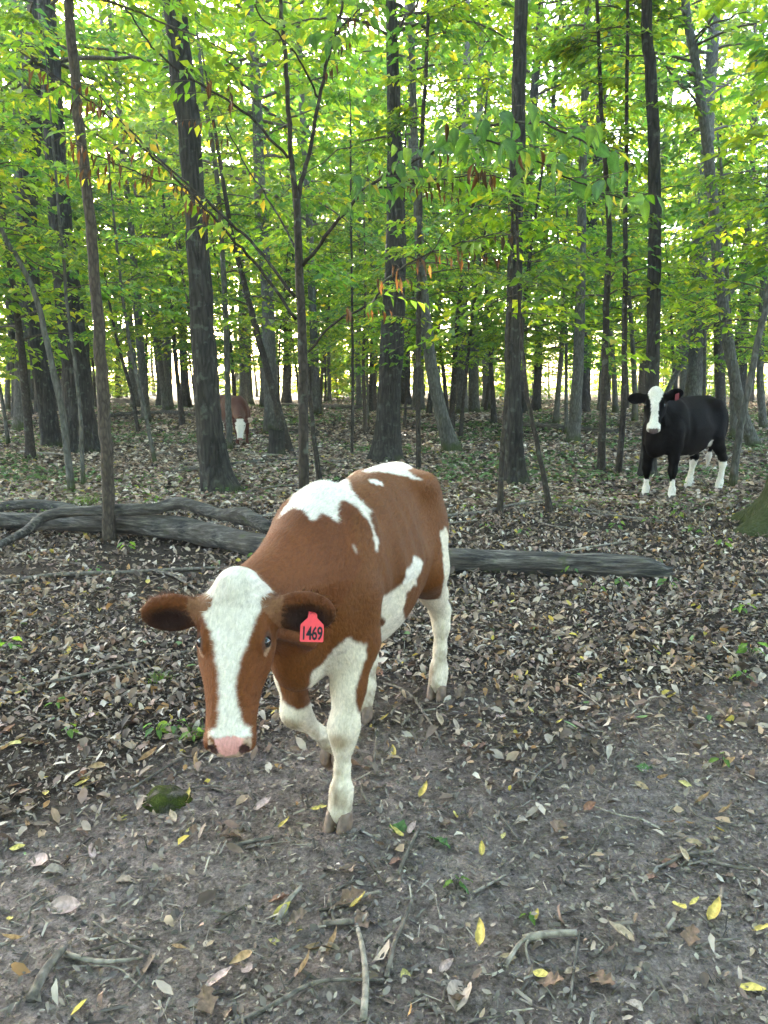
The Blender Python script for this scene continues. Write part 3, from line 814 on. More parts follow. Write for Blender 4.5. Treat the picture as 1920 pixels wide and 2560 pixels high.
log_thing('fallen_limb', 'short broken limb lying behind the long fallen trunk', [G(-40, 1112, .05), G(60, 1108, .08), G(130, 1112, .08), G(205, 1120, .05)], [.05, .055, .06, .04], 4, 14)
log_thing('fallen_log', 'thin pale log lying flat far behind the thick oak', [G(600, 880, .1), G(760, 890, .12), G(900, 893, .1)], [.10, .11, .09], 5, 12)
log_thing('fallen_log', 'dark log lying between beech trunks and black cow', [G(1090, 925, .08), G(1200, 935, .09), G(1330, 945, .07)], [.09, .10, .07], 6, 12)
log_thing('fallen_log', 'log lying across beyond the grazing cow', [G(210, 905, .1), G(330, 898, .1), G(450, 900, .08)], [.11, .11, .09], 7, 12)
log_thing('fallen_limb', 'pale barkless limb lying at the foot of the thick oak', [G(370, 1020, .03), G(430, 1014, .05), G(500, 1003, .05), G(570, 995, .03), G(700, 985, .03)], [.02, .03, .035, .03, .02], 8, 8)

# rotten stump near the grazing cow
def stump():
    b = G(598, 975); zz = np.linspace(-.05, .45, 12)
    V, F, T = tube(np.stack([0 * zz, 0 * zz, zz], 1), .16 + .07 * np.exp(-zz / .1), 20, .2, 9, ridges=.3)
    top = V[:, 2] > .40; V[top, 2] += .12 * vnoise(V[top, 0] * 30, V[top, 1] * 30, seed=3)
    obj('tree_stump', make_mesh('tree_stump', V, [F, T], True, None, M_oak), loc=b, label='low broken stump standing past the grazing cow', category='stump')
stump()

M_stick = bark_mat('grey_stick_wood', (.075, .062, .05), (.23, .195, .16), zs=1, scale=30, bump=.5)
M_pale = bark_mat('pale_dry_wood', (.14, .115, .09), (.36, .31, .25), zs=1, scale=40, bump=.3)
M_moss = None
def moss_mat():
    m, t, p, out = new_mat('moss')
    tc = N(t, 'TexCoord'); n = N(t, 'TexNoise', Scale=14.0, Detail=6.0); t.links.new(tc.outputs['Object'], n.inputs[0])
    n2 = N(t, 'TexNoise', Scale=160.0, Detail=4.0); t.links.new(tc.outputs['Object'], n2.inputs[0])
    c = ramp(t, n.outputs[0], [(.40, (.11, .098, .082)), (.47, (.06, .058, .03)), (.54, (.05, .062, .014)), (.7, (.085, .10, .02))])
    c = mixc(t, .6, c, ramp(t, n2.outputs[0], [(.3, (.5, .5, .5)), (.7, (1.5, 1.5, 1.5))]), 'MULTIPLY')
    t.links.new(c, p.inputs['Base Color']); p.inputs['Roughness'].default_value = 1.0; p.inputs['Specular IOR Level'].default_value = .1
    b = N(t, 'Bump', Strength=1.0, Distance=.02); t.links.new(n2.outputs[0], b.inputs['Height']); t.links.new(b.outputs[0], p.inputs['Normal'])
    return m
M_moss = moss_mat()
def mound(name, label, x, y, r, h, seed, cat):
    b = G(x, y); g = np.random.default_rng(seed)
    u = np.linspace(0, 1, 12); th = np.linspace(0, 2 * np.pi, 28, endpoint=False)
    Rr, Th = np.meshgrid(u, th, indexing='ij')
    k = 1 + .35 * (vnoise(np.cos(Th) * 1.5 + seed, np.sin(Th) * 1.5, seed=seed) - .5)
    X = Rr * r * k * np.cos(Th) * 1.25; Yv = Rr * r * k * np.sin(Th)
    Z = h * (1 - Rr ** 2.2) + .25 * h * (vnoise(X * 60, Yv * 60, seed=seed) - .5) - .015
    V = np.stack([X, Yv, Z], -1).reshape(-1, 3); n = 28
    i = np.arange(11)[:, None] * n; j = np.arange(n)[None]; kk = (j + 1) % n
    obj(name, make_mesh(name, V, [np.stack([i + j, i + n + j, i + n + kk, i + kk], -1).reshape(-1, 4)], True, None, M_moss), loc=b, rot=(0, 0, g.random() * 6), label=label, category=cat)
mound('mossy_stone', 'moss-covered stone in bare soil below the muzzle of the main cow', 362, 1728, .085, .055, 1, 'stone')
mound('moss_patch', 'small moss cushion beside the moss-covered stone', 300, 1785, .035, .015, 2, 'moss')
mound('moss_patch', 'thin moss cushion in the bare soil right of the front hoof', 1010, 1700, .06, .015, 3, 'moss')

mound('moss_patch', 'ragged moss growing over the broken end of the grey fallen log', 1428, 1250, .06, .11, 4, 'moss')
# dead branches in the middle of the wood
gd = np.random.default_rng(123)
for k in range(30):
    y_ = 6.8 + 13 * gd.random(); x_ = (gd.random() * 2 - 1) * .5 * y_
    if abs(x_ - 3.6) < 1.0 and 8.5 < y_ < 10.6: continue
    a_ = (gd.random() - .5) * 1.6 + (3.14 if gd.random() < .5 else 0); L_ = .5 + 1.5 * gd.random(); r_ = .008 + .018 * gd.random()
    pts = []
    for t_ in (0, .35, .7, 1):
        q = np.array([x_ + L_ * t_ * math.cos(a_), y_ + L_ * t_ * math.sin(a_)]) + .06 * gd.standard_normal(2)
        pts.append((q[0], q[1], gz(q[0], q[1]) + r_ + .03 * gd.random()))
    o_ = log_thing('dead_branch', 'thin dead branch lying on the litter among the trees', pts, [r_, r_ * .8, r_ * .35], 800 + k, 7, .18, M_stick if k % 2 else M_pale, 'branch')
    o_['group'] = 'dead branches lying in the wood'
# ---- loose litter nobody could count
LIT = np.array([[.125, .085, .06], [.17, .115, .085], [.22, .16, .12], [.30, .235, .18], [.48, .41, .34], [.09, .065, .05], [.29, .19, .15], [.38, .27, .18], [.15, .11, .085], [.09, .06, .045], [.44, .35, .28]])
def litter_rich(n, y0, y1, seed, lmin, lmax, dens_pow, base=.05):
    g = np.random.default_rng(seed)
    y = (y0 ** dens_pow + (y1 ** dens_pow - y0 ** dens_pow) * g.random(n)) ** (1 / dens_pow)
    x = (g.random(n) * 2 - 1) * (.60 * y + .5)
    k = bare(x, y) * np.clip(.15 + 1.5 * vnoise(x * 1.7, y * 1.7, seed=33) * (.6 + .8 * vnoise(x * 5, y * 5, seed=35)), 0, 1.4)
    m = g.random(n) < base + (1 - base) * k
    for hx, hy in HOOF_AT: m &= (x - hx) ** 2 + (y - hy) ** 2 > .085 ** 2
    return g, x[m], y[m]

def litter(n, y0, y1, seed, lmin, lmax, dens_pow=2.0, curl=1.0, zoff=.004, base=.05, dull=False):
    g, x, y = litter_rich(n, y0, y1, seed, lmin, lmax, dens_pow, base)
    n = len(x)
    L = lmin + (lmax - lmin) * g.random(n) ** 1.6; W = L * (.28 + .35 * g.random(n))
    az = g.random(n) * 6.283; tilt = .28 * g.standard_normal(n) * curl; roll = .45 * g.standard_normal(n) * curl
    cu = (g.standard_normal(n) * 1.1 * curl); fold = .15 + .5 * g.random(n) * curl
    t = np.array([0, .33, .70, 1.0])
    wv = np.array([.0, .9, .75, .0])
    V = np.zeros((n, 8, 3))
    sx = [0, 1, 1, 1, 2, 2, 2, 3]; sy = [0, -1, 0, 1, -1, 0, 1, 0]
    for q in range(8):
        tt = t[sx[q]]; a = cu * tt
        V[:, q, 0] = L * np.where(np.abs(cu) < .05, tt, np.sin(a) / np.where(np.abs(cu) < .05, 1, cu))
        V[:, q, 2] = L * np.where(np.abs(cu) < .05, 0, (1 - np.cos(a)) / np.where(np.abs(cu) < .05, 1, cu)) + (abs(sy[q]) * W * .5 * fold)
        V[:, q, 1] = sy[q] * wv[sx[q]] * W * .5 * (1 + .5 * (g.random(n) - .5))
    V[:, :, 0] -= L[:, None] * .5
    cr, sr = np.cos(roll)[:, None], np.sin(roll)[:, None]
    Y1 = V[..., 1] * cr - V[..., 2] * sr; Z1 = V[..., 1] * sr + V[..., 2] * cr
    ct, st = np.cos(tilt)[:, None], np.sin(tilt)[:, None]
    X2 = V[..., 0] * ct - Z1 * st; Z2 = V[..., 0] * st + Z1 * ct
    ca, sa = np.cos(az)[:, None], np.sin(az)[:, None]
    Z2 = Z2 - Z2.min(1)[:, None] * .75
    P = np.stack([X2 * ca - Y1 * sa + x[:, None], X2 * sa + Y1 * ca + y[:, None], Z2 + gh(x, y)[:, None] + zoff + .012 * g.random(n)[:, None]], -1)
    col = LIT[g.integers(0, len(LIT), n)] * (.7 + .5 * g.random((n, 1)))
    r = g.random(n)
    ym = r < .012; col[ym] = np.array([.50, .38, .07]) * (.7 + .5 * g.random((ym.sum(), 1)))
    om = (r > .022) & (r < .05); col[om] = np.array([.36, .20, .08]) * (.7 + .5 * g.random((om.sum(), 1)))
    gm = (r > .05) & (r < .056); col[gm] = np.array([.16, .24, .09])
    if dull: col = np.array([[.13, .108, .092], [.18, .15, .128], [.09, .073, .062], [.24, .20, .165], [.33, .27, .215]])[g.integers(0, 5, n)] * (.75 + .45 * g.random((n, 1)))
    i = np.arange(n)[:, None] * 8
    T = np.concatenate([i + np.array([[0, 1, 2]]), i + np.array([[0, 2, 3]]), i + np.array([[4, 7, 5]]), i + np.array([[5, 7, 6]])])
    Q = np.concatenate([i + np.array([[1, 4, 5, 2]]), i + np.array([[2, 5, 6, 3]])])
    return P.reshape(-1, 3), T, Q, np.repeat(col, 8, 0)

bag = Bag()
for args in ((54000, 1.0, 9.5, 51, .022, .080, 1.75), (14000, 1.0, 5.2, 52, .012, .04, 1.6)):
    P, T, Q, C = litter(*args); bag.add(P, Q, T, C)
P, T, Q, C = litter(40000, 1.0, 5.2, 53, .005, .034, 1.25, .8, .0, .8, True); bag.add(P, Q, T, C)
obj('leaf_litter', bag.mesh('leaf_litter', M_litter), label='dry brown and grey leaf litter covering the forest floor', category='leaf litter', kind='stuff')
# far litter: simple folded diamonds
g = np.random.default_rng(61)
n = 95000
y = 9.0 + (48 - 9.0) * g.random(n) ** 1.55; x = (g.random(n) * 2 - 1) * (.58 * y + 1.5)
pos = np.stack([x, y, gh(x, y) + .01 + .02 * g.random(n)], 1)
az = g.random(n) * 6.283
sz = (.07 + .06 * g.random(n)) * (1 + np.clip(y - 12, 0, 30) / 26)
col = LIT[g.integers(0, len(LIT), n)] * (.9 + .75 * g.random((n, 1)))
r = g.random(n); col[r < .012] = (.48, .37, .08)
gp = vnoise(x * .35, y * .35, seed=71); gm = (r > .7) & (gp > .56) & (y > 11); col[gm] = np.array([.10, .16, .05]) * (.7 + .7 * g.random((gm.sum(), 1)))
pos[gm, 2] += .05 * g.random(gm.sum())
V, T, C = leaf_quads(pos, np.stack([np.cos(az), np.sin(az), .25 * g.standard_normal(n)], 1), np.array([0, 0, 1.]) + .45 * g.standard_normal((n, 3)), sz, col, wid=.5, fold=.15)
obj('far_leaf_litter', make_mesh('far_leaf_litter', V, [T], True, C, M_litter), label='brown leaf litter with low green growth deeper in the wood', category='leaf litter', kind='stuff')
# crumbs of bark, stalk and soil
n = 11000
y = (1.0 + (5.5 - 1.0) * g.random(n) ** 1.15); x = (g.random(n) * 2 - 1) * (.60 * y + .4)
az = g.random(n) * 6.283; L = .003 + .035 * g.random(n) ** 4; Wd = (.0012 + .004 * g.random(n) ** 2)
d = np.stack([np.cos(az), np.sin(az), .3 * g.standard_normal(n)], 1); sd = np.stack([-np.sin(az), np.cos(az), .4 * g.standard_normal(n)], 1)
c0 = np.stack([x, y, gh(x, y) + .004 + .006 * g.random(n)], 1)
up = np.array([0, 0, 1.0])
V = np.stack([c0 - d * L[:, None] + sd * Wd[:, None], c0 - d * L[:, None] - sd * Wd[:, None], c0 + d * L[:, None] - sd * Wd[:, None], c0 + d * L[:, None] + sd * Wd[:, None], c0 - d * L[:, None] * .8 + up * Wd[:, None] * 1.2, c0 + d * L[:, None] * .8 + up * Wd[:, None] * 1.2], 1).reshape(-1, 3)
i = np.arange(n)[:, None] * 6
Q = np.concatenate([i + np.array([[0, 4, 5, 3]]), i + np.array([[1, 2, 5, 4]])])
col = np.array([[.10, .08, .065], [.16, .13, .105], [.26, .22, .18], [.42, .36, .29], [.07, .055, .045]])[g.integers(0, 5, n)] * (.7 + .5 * g.random((n, 1)))
obj('litter_crumbs', make_mesh('litter_crumbs', V, [Q], True, np.repeat(col, 6, 0), M_litter), label='crumbs of bark and stalk strewn over the bare soil', category='plant debris', kind='stuff')
# fine twigs, too many to count
bag = Bag()
for k_ in range(900):
    y_ = 1.1 + 6.0 * g.random() ** 1.2; x_ = (g.random() * 2 - 1) * (.58 * y_ + .2); a_ = g.random() * 6.283
    L_ = .02 + .10 * g.random() ** 2; r_ = .0008 + .0018 * g.random(); b_ = .5 * g.standard_normal()
    pts_ = np.array([[x_, y_], [x_ + L_ * .5 * math.cos(a_), y_ + L_ * .5 * math.sin(a_)], [x_ + L_ * math.cos(a_ + b_), y_ + L_ * math.sin(a_ + b_)]])
    zz_ = gh(pts_[:, 0], pts_[:, 1]) + r_ + .004 + .008 * g.random(3)
    V, Q, T = tube(np.column_stack([pts_, zz_]), [r_, r_, r_ * .5], 4, cap=False)
    bag.add(V, Q, None, np.array([.19, .155, .125]) * (.4 + 1.1 * g.random()))
obj('fine_twigs', bag.mesh('fine_twigs', M_litter), label='fine broken twigs strewn over soil and litter', category='twigs', kind='stuff')
# soil crumbs
n = 9000
y = (1.0 + 3.6 * g.random(n) ** 1.1); x = (g.random(n) * 2 - 1) * (.60 * y + .4)
s = (.002 + .007 * g.random(n) ** 3)[:, None]
c0 = np.stack([x, y, gh(x, y) + .001], 1)
off = np.array([[1, 0, 0], [0, 1, 0], [-1, 0, 0], [0, -1, 0], [0, 0, .9]])
V = (c0[:, None] + s[:, None] * off[None] * (.7 + .6 * g.random((n, 5, 1)))).reshape(-1, 3)
i = np.arange(n)[:, None] * 5
T = np.concatenate([i + np.array([[a, (a + 1) % 4, 4]]) for a in range(4)])
obj('soil_crumbs', make_mesh('soil_crumbs', V, [T], True, np.tile(np.array([.19, .168, .15]), (len(V), 1)), M_soil), label='small crumbs of grey soil on the trodden ground', category='soil', kind='stuff')

# ---- single fallen leaves
FALL = {
 'yellow oval': [leaf_shape('fallen_leaf', 1, .46, curl=c, cup=k, twist=t, col=cl, mat=M_fallen, seed=i) for i, (c, k, t, cl) in enumerate([(.5, .15, .2, (.58, .47, .13)), (.9, .35, -.5, (.50, .37, .10)), (-.5, .2, .3, (.60, .50, .19))])],
 'tan curled': [leaf_shape('fallen_leaf', 1, .30, curl=c, cup=k, twist=t, col=cl, mat=M_fallen, seed=10 + i) for i, (c, k, t, cl) in enumerate([(1.3, .7, .8, (.42, .28, .15)), (1.0, .6, -.9, (.36, .23, .12)), (-1.1, .5, .7, (.45, .33, .20))])],
 'brown lobed': [leaf_shape('fallen_leaf', 1, .62, lobes=3, curl=c, cup=k, twist=t, col=cl, mat=M_fallen, seed=20 + i, nl=10) for i, (c, k, t, cl) in enumerate([(.7, .3, .3, (.20, .125, .085)), (-.6, .35, -.4, (.25, .165, .12)), (.9, .4, .5, (.165, .115, .085))])],
 'pale dry': [leaf_shape('fallen_leaf', 1, .5, curl=c, cup=k, twist=t, col=cl, mat=M_fallen, seed=30 + i) for i, (c, k, t, cl) in enumerate([(.8, .4, .3, (.46, .34, .24)), (-.7, .5, -.4, (.40, .32, .27)), (1.0, .3, .5, (.42, .30, .27))])],
 'green lobed': [leaf_shape('fallen_leaf', 1, .55, lobes=3, curl=c, cup=k, twist=t, col=cl, mat=M_fallen, seed=40 + i, nl=10) for i, (c, k, t, cl) in enumerate([(.3, .15, .2, (.22, .30, .20)), (-.4, .2, .3, (.09, .17, .05))])],
 'rust broad': [leaf_shape('fallen_leaf', 1, .7, curl=c, cup=k, twist=t, col=cl, mat=M_fallen, seed=50 + i) for i, (c, k, t, cl) in enumerate([(.6, .25, .3, (.24, .115, .07)), (.5, .3, -.3, (.26, .14, .10))])],
}
FLABEL = {'yellow oval': 'fallen yellow oval leaf lying on the forest floor', 'tan curled': 'narrow curled tan leaf lying on the forest floor', 'brown lobed': 'dry brown lobed leaf lying on the forest floor',
          'pale dry': 'pale dry leaf lying curled on the forest floor', 'green lobed': 'fresh green lobed leaf torn off and lying on the soil', 'rust broad': 'broad rust-coloured leaf lying on the forest floor'}
def drop_leaf(kind, p, size, az, label=None, vi=None):
    g_ = rng
    m = FALL[kind][vi if vi is not None else int(g_.integers(len(FALL[kind])))]
    o = obj('fallen_leaf', m, loc=(p[0], p[1], p[2] + .006 + .006 * g_.random()), rot=(.22 * g_.standard_normal(), .18 * g_.standard_normal(), az), scale=size, label=label or FLABEL[kind], category='leaf')
    if not label: o['group'] = kind + ' leaves on the forest floor'
    return o
HAND = [  # x, y in the 1659 px picture, kind, length m, turn
 (1323,1350,'yellow oval',.10,0.1,'large flat bright yellow leaf on bare soil beyond the hind hoof'),(1210,1363,'pale dry',.09,.2,'flat whitish leaf near the large bright yellow leaf'),
 (1040,1855,'yellow oval',.055,1.4,None),(905,1725,'yellow oval',.085,.9,None),(1447,1750,'yellow oval',.05,.3,None),(1368,1662,'green lobed',.12,-.2,None),(840,1785,'green lobed',.13,-.5,None),(925,1815,'green lobed',.10,-.6,None),
 (1260,1760,'rust broad',.06,.4,None),(1210,1820,'tan curled',.07,.1,None),(1370,1700,'tan curled',.10,-.9,None),(1500,1735,'tan curled',.09,.1,None),(1465,1690,'yellow oval',.08,-.7,None),
 (1150,2000,'yellow oval',.05,.9,'small bright yellow leaf among splinters of wood'),(1625,2010,'yellow oval',.065,-.1,'bright yellow leaf resting on a curled brown one'),
 (1035,2060,'yellow oval',.085,1.2,'broad pale yellow leaf lying beside a tan one on the dirt'),(1080,2080,'tan curled',.085,-.1,None),(985,2200,'pale dry',.15,1.3,'very large tan leaf standing out on the dirt path'),
 (1150,2110,'yellow oval',.06,-.6,None),(1590,2135,'yellow oval',.08,-.6,None),(655,2050,'tan curled',.11,.3,None),(495,2090,'tan curled',.10,.1,None),(580,1950,'rust broad',.07,.2,'crumpled purplish brown leaf on the dirt path'),
 (590,1985,'yellow oval',.075,.9,None),(755,1970,'yellow oval',.07,.3,None),(580,2030,'yellow oval',.06,-.3,None),(870,2100,'yellow oval',.075,-1.2,None),(250,1920,'pale dry',.08,.4,None),(245,1770,'yellow oval',.08,.6,None),
 (90,1890,'pale dry',.10,.2,None),(60,1860,'pale dry',.12,-.2,None),(20,1835,'yellow oval',.06,.2,None),(20,1980,'yellow oval',.05,-1.0,None),(100,1965,'pale dry',.13,.2,None),(160,1700,'yellow oval',.07,.3,None),(295,1645,'tan curled',.11,.3,None),
 (190,1660,'tan curled',.10,.2,None),(490,1795,'tan curled',.10,-.2,None),(545,1745,'pale dry',.09,.5,None),(600,1790,'yellow oval',.06,.5,None),(670,1745,'yellow oval',.07,.0,None),(730,1965,'brown lobed',.10,.6,None),(760,2010,'brown lobed',.10,.5,None),
 (840,1870,'rust broad',.05,0,None),(1030,1555,'yellow oval',.05,.3,None),(1105,1520,'tan curled',.06,.1,None),(1290,1455,'pale dry',.07,.1,None),(1440,1510,'yellow oval',.07,.2,None),(1200,1560,'yellow oval',.05,.4,None),(820,1555,'yellow oval',.06,.4,None),
 (1550,1760,'tan curled',.08,.2,None),(1530,1810,'tan curled',.10,-.3,None),(1480,1820,'tan curled',.10,-.4,None),(1390,1900,'rust broad',.05,0,None),(1560,1655,'tan curled',.08,.1,None),(640,2120,'tan curled',.08,.6,None),(440,2140,'pale dry',.09,.4,None),
 (1310,1275,'yellow oval',.06,.0,None),(1240,1300,'yellow oval',.05,.3,None),(1100,1305,'yellow oval',.05,.3,None),(1170,1330,'tan curled',.05,.2,None),(590,1605,'pale dry',.08,.7,'whitish leaf on the ground between the jaw and raised foreleg of the main cow'),
]
for (x, y_, kind, L_, az_, lab) in HAND:
    drop_leaf(kind, G(x, y_), L_ * .88, az_, lab)
g = rng
kinds = ['brown lobed'] * 7 + ['tan curled'] * 6 + ['pale dry'] * 5 + ['yellow oval'] * 3 + ['rust broad'] * 2 + ['green lobed']
cnt = 0
while cnt < 300 - len(HAND):
    y_ = 1.25 + 4.4 * g.random() ** 1.25; x_ = (g.random() * 2 - 1) * (.52 * y_ + .1)
    if g.random() > .35 + .65 * float(bare(np.array([x_]), np.array([y_]))[0]): continue
    k_ = kinds[int(g.integers(len(kinds)))]
    drop_leaf(k_, (x_, y_, gz(x_, y_)), .04 + .045 * g.random(), g.random() * 6.283)
    cnt += 1

# ---- sticks
def stick(label, pts, r0, r1, seed, mat=None, group=None, name='stick'):
    o = log_thing(name, label, pts, [r0, (r0 + r1) / 2, r1], seed, 7, .18, mat or (M_pale if 'pale' in label else M_stick), 'stick')
    if group: o['group'] = group
    return o
STK = [
 ('long grey branch lying across the litter beside the muzzle of the main cow', [(0,1505),(120,1478),(250,1452),(340,1425),(430,1405)], .011, .006),
 ('long thin stick pointing at the moss-covered stone', [(270,1712),(330,1680),(390,1650),(455,1622)], .007, .004),
 ('long dark branch lying below the long fallen trunk', [(-10,1268),(120,1250),(260,1240),(400,1232),(540,1222)], .020, .010),
 ('forked grey branch lying behind the head of the main cow', [(300,1232),(360,1240),(400,1258),(440,1285)], .012, .008),
 ('thin stick running from under the raised foreleg towards the supporting hoof', [(575,1610),(640,1640),(700,1655),(760,1662)], .005, .003),
 ('bent branch lying between the fore and hind feet of the main cow', [(830,1475),(880,1500),(920,1550),(960,1615)], .008, .005),
 ('short stick lying beside the bent branch', [(810,1570),(812,1610),(806,1660)], .006, .004),
 ('long curved stick lying along the dirt path', [(835,2120),(850,2060),(870,2010),(892,1950)], .008, .005),
 ('split pale stick lying upright along the dirt path', [(785,2212),(790,2130),(782,2060),(770,2010)], .010, .006),
 ('long straight stick lying on the dirt at the edge of the path', [(500,2230),(600,2180),(690,2140),(830,2125)], .008, .004),
 ('bent pale splinter of wood on the left bare dirt', [(140,2070),(200,2085),(260,2090),(310,2078)], .008, .004),
 ('flat grey splinter of bark on the left bare dirt', [(70,2170),(100,2120),(140,2070)], .016, .010),
 ('short pale chip of wood lying across the dirt', [(1130,2042),(1180,2038),(1245,2036)], .012, .010),
 ('thin stick standing on end across the chip of wood', [(1230,2175),(1240,2100),(1250,2030)], .005, .004),
 ('long thin stick below the pale chip of wood', [(1090,2100),(1120,2060),(1150,2030)], .006, .004),
 ('forked stick lying on the trodden soil', [(1425,1855),(1480,1848),(1540,1845)], .008, .006),
 ('stick crossing the forked one on the soil', [(1400,1880),(1450,1862),(1500,1835)], .007, .004),
 ('straight dark stick lying on open soil', [(1140,1700),(1165,1675),(1190,1655)], .007, .005),
 ('thin dark twig lying slanted on the soil', [(1065,1750),(1090,1785),(1120,1820)], .006, .004),
 ('long dark twig at the edge of the soil', [(1530,1860),(1590,1875),(1659,1885)], .006, .004),
 ('slanted twig below the bright yellow leaf', [(1500,2060),(1540,2050),(1600,2030)], .005, .003),
 ('short grey stick beside the front hoof', [(905,1790),(880,1850),(860,1900)], .007, .006),
 ('thick dark stick lying in front of the front hoof', [(505,1835),(550,1825),(590,1815)], .008, .007),
 ('pale short stick near the crumpled purplish leaf', [(600,1990),(620,1960),(650,1925)], .009, .006),
 ('stubby dark stick near the crumpled purplish leaf', [(700,2000),(730,2005),(765,2008)], .009, .008),
 ('pale stick among leaves below the hind foot', [(1230,1480),(1260,1500),(1300,1530)], .006, .004),
 ('thin branch lying slanted before the right fallen log', [(1380,1270),(1430,1300),(1480,1330)], .006, .003),
 ('grey branch standing out of the litter near the mossy sapling', [(1200,1075),(1230,1050),(1255,1020)], .012, .005),
 ('dead branch lying before the feet of the black cow', [(1130,1020),(1180,1018),(1260,1010)], .012, .006),
 ('branch pile stem behind the feet of the black cow', [(1450,985),(1520,975),(1600,970),(1690,960)], .035, .02),
 ('crooked branch lying behind the hind feet of the black cow', [(1560,1000),(1610,985),(1680,1000)], .03, .012),
 ('grey branch lying before the thick oak', [(400,1085),(440,1075),(470,1065),(520,1060)], .012, .006),
 ('dark stick lying before the stout mossy-footed trunk', [(930,1025),(980,1030),(1060,1022)], .012, .006),
]
for k, (lab, pts, r0, r1) in enumerate(STK):
    stick(lab, [G(a, b, r0 * .8 + (.01 if i in (1, 2) else 0)) for i, (a, b) in enumerate(pts)], r0, r1, 300 + k)
for k in range(110):
    y_ = 1.3 + 5.5 * rng.random() ** 1.2; x_ = (rng.random() * 2 - 1) * (.52 * y_)
    a_ = rng.random() * 3.14; L_ = .04 + .20 * rng.random() ** 1.4; r_ = .002 + .0045 * rng.random()
    d_ = np.array([math.cos(a_), math.sin(a_)]) * L_ / 2; nrm = np.array([-d_[1], d_[0]]) * .25 * rng.standard_normal()
    pts = []
    for t_ in (-1, 0, 1):
        q = np.array([x_, y_]) + d_ * t_ + nrm * (t_ == 0)
        pts.append((q[0], q[1], gz(q[0], q[1]) + r_ + .006))
    stick('small broken twig lying among the leaves', pts, r_, r_ * .6, 400 + k, [M_twig, M_stick, M_pale][k % 3], 'small twigs on the forest floor', 'twig')

# ---- seedlings and grass
def seedling(label, p, n, h, leaf, seed, grass=False, group=None, name='seedling', col=None):
    g = np.random.default_rng(seed)
    root = empty(name, p, label=label, category='grass' if grass else 'plant')
    if group: root['group'] = group
    if grass:
        bag = Bag()
        for k in range(n):
            a = g.random() * 6.28; L = h * (.6 + .7 * g.random()); t = np.linspace(0, 1, 5)[:, None]
            d = np.array([math.cos(a), math.sin(a), 0]); b0 = np.array([.06 * g.standard_normal() * h / .15, .06 * g.standard_normal() * h / .15, 0])
            P = b0 + d * (L * .8 * t ** 1.6) + np.array([0, 0, 1]) * L * (t - .55 * t ** 2.4)
            s = np.array([-d[1], d[0], 0]) * .0022 * (1.05 - t)
            V = np.vstack([P + s, P - s]); i = np.arange(4)
            bag.add(V, np.stack([i, i + 1, i + 6, i + 5], 1), None, np.array([.10, .17, .035]) * (.7 + .7 * g.random()))
        obj('blades', bag.mesh('blades', M_leaf), root, kind='stuff')
        return
    for k in range(n):
        a = k * 2.4 + g.random(); hh = h * (.4 + .6 * (k + 1) / n)
        P = np.array([[0, 0, -.01], [.15 * hh * math.cos(a), .15 * hh * math.sin(a), hh * .6], [.4 * hh * math.cos(a), .4 * hh * math.sin(a), hh]])
        V, F, T = tube(resample(P, 6), [.0016] * 6, 4, cap=False)
        obj('stem', make_mesh('stem', V, [F], True, None, M_twig), root)
        obj('leaf', SEED[int(g.integers(len(SEED)))] if col is None else col, root, loc=P[-1], rot=(.3 * g.standard_normal(), .25 + .3 * g.random(), a), scale=leaf * (.7 + .6 * g.random()))
SEED = [leaf_shape('leaf', 1, .6, curl=-.4, cup=.12, col=c, mat=M_leaf, seed=60 + i) for i, c in enumerate([(.10, .19, .045), (.14, .23, .05), (.085, .17, .07)])]
PLANTS = [(555,805,6,.10,.07),(275,1190,5,.09,.07),(595,870,4,.07,.05),(20,1415,5,.08,.06),(205,1240,4,.07,.05),(120,1530,4,.05,.045),(340,1590,7,.06,.05),(375,1580,5,.06,.05),(420,1600,5,.05,.045),(150,1590,4,.05,.04),
          (1085,1230,6,.12,.06),(1235,1245,6,.10,.055),(1290,1285,4,.08,.05),(1345,1270,5,.08,.05),(1440,1275,6,.10,.06),(1620,1420,6,.08,.06),(1605,1470,5,.07,.05),(1560,1650,4,.05,.045),(1200,1105,7,.12,.06),(1245,1110,6,.10,.06),(1400,1140,6,.10,.06),(1500,1160,7,.10,.06),
          (1560,1190,6,.10,.06),(1330,1150,6,.10,.06),(1050,1150,6,.10,.05),(1010,1110,6,.12,.06),(985,1925,6,.035,.035),(1140,1990,3,.02,.03),(1600,1330,6,.08,.055),(1460,1125,5,.1,.06),(330,1095,4,.12,.06),(640,1080,5,.1,.05),(1130,1160,6,.1,.05)]
for k, (x_, y_, n_, h_, l_) in enumerate(PLANTS):
    y2 = y_ if y_ > 860 else 1210
    seedling('small green seedling growing out of the leaf litter', G(x_, y2), n_, h_, l_, 500 + k, group='green seedlings in the litter')
seedling('tuft of fine grass growing before the long fallen trunk', G(185, 1092), 150, .22, 0, 601, True, name='grass_tuft')
seedling('low green grass tuft below the muzzle of the main cow', G(345, 1470), 60, .07, 0, 602, True, name='grass_tuft')
seedling('sprawling grass tuft beside the long grey branch', G(420, 1585), 60, .07, 0, 603, True, name='grass_tuft')
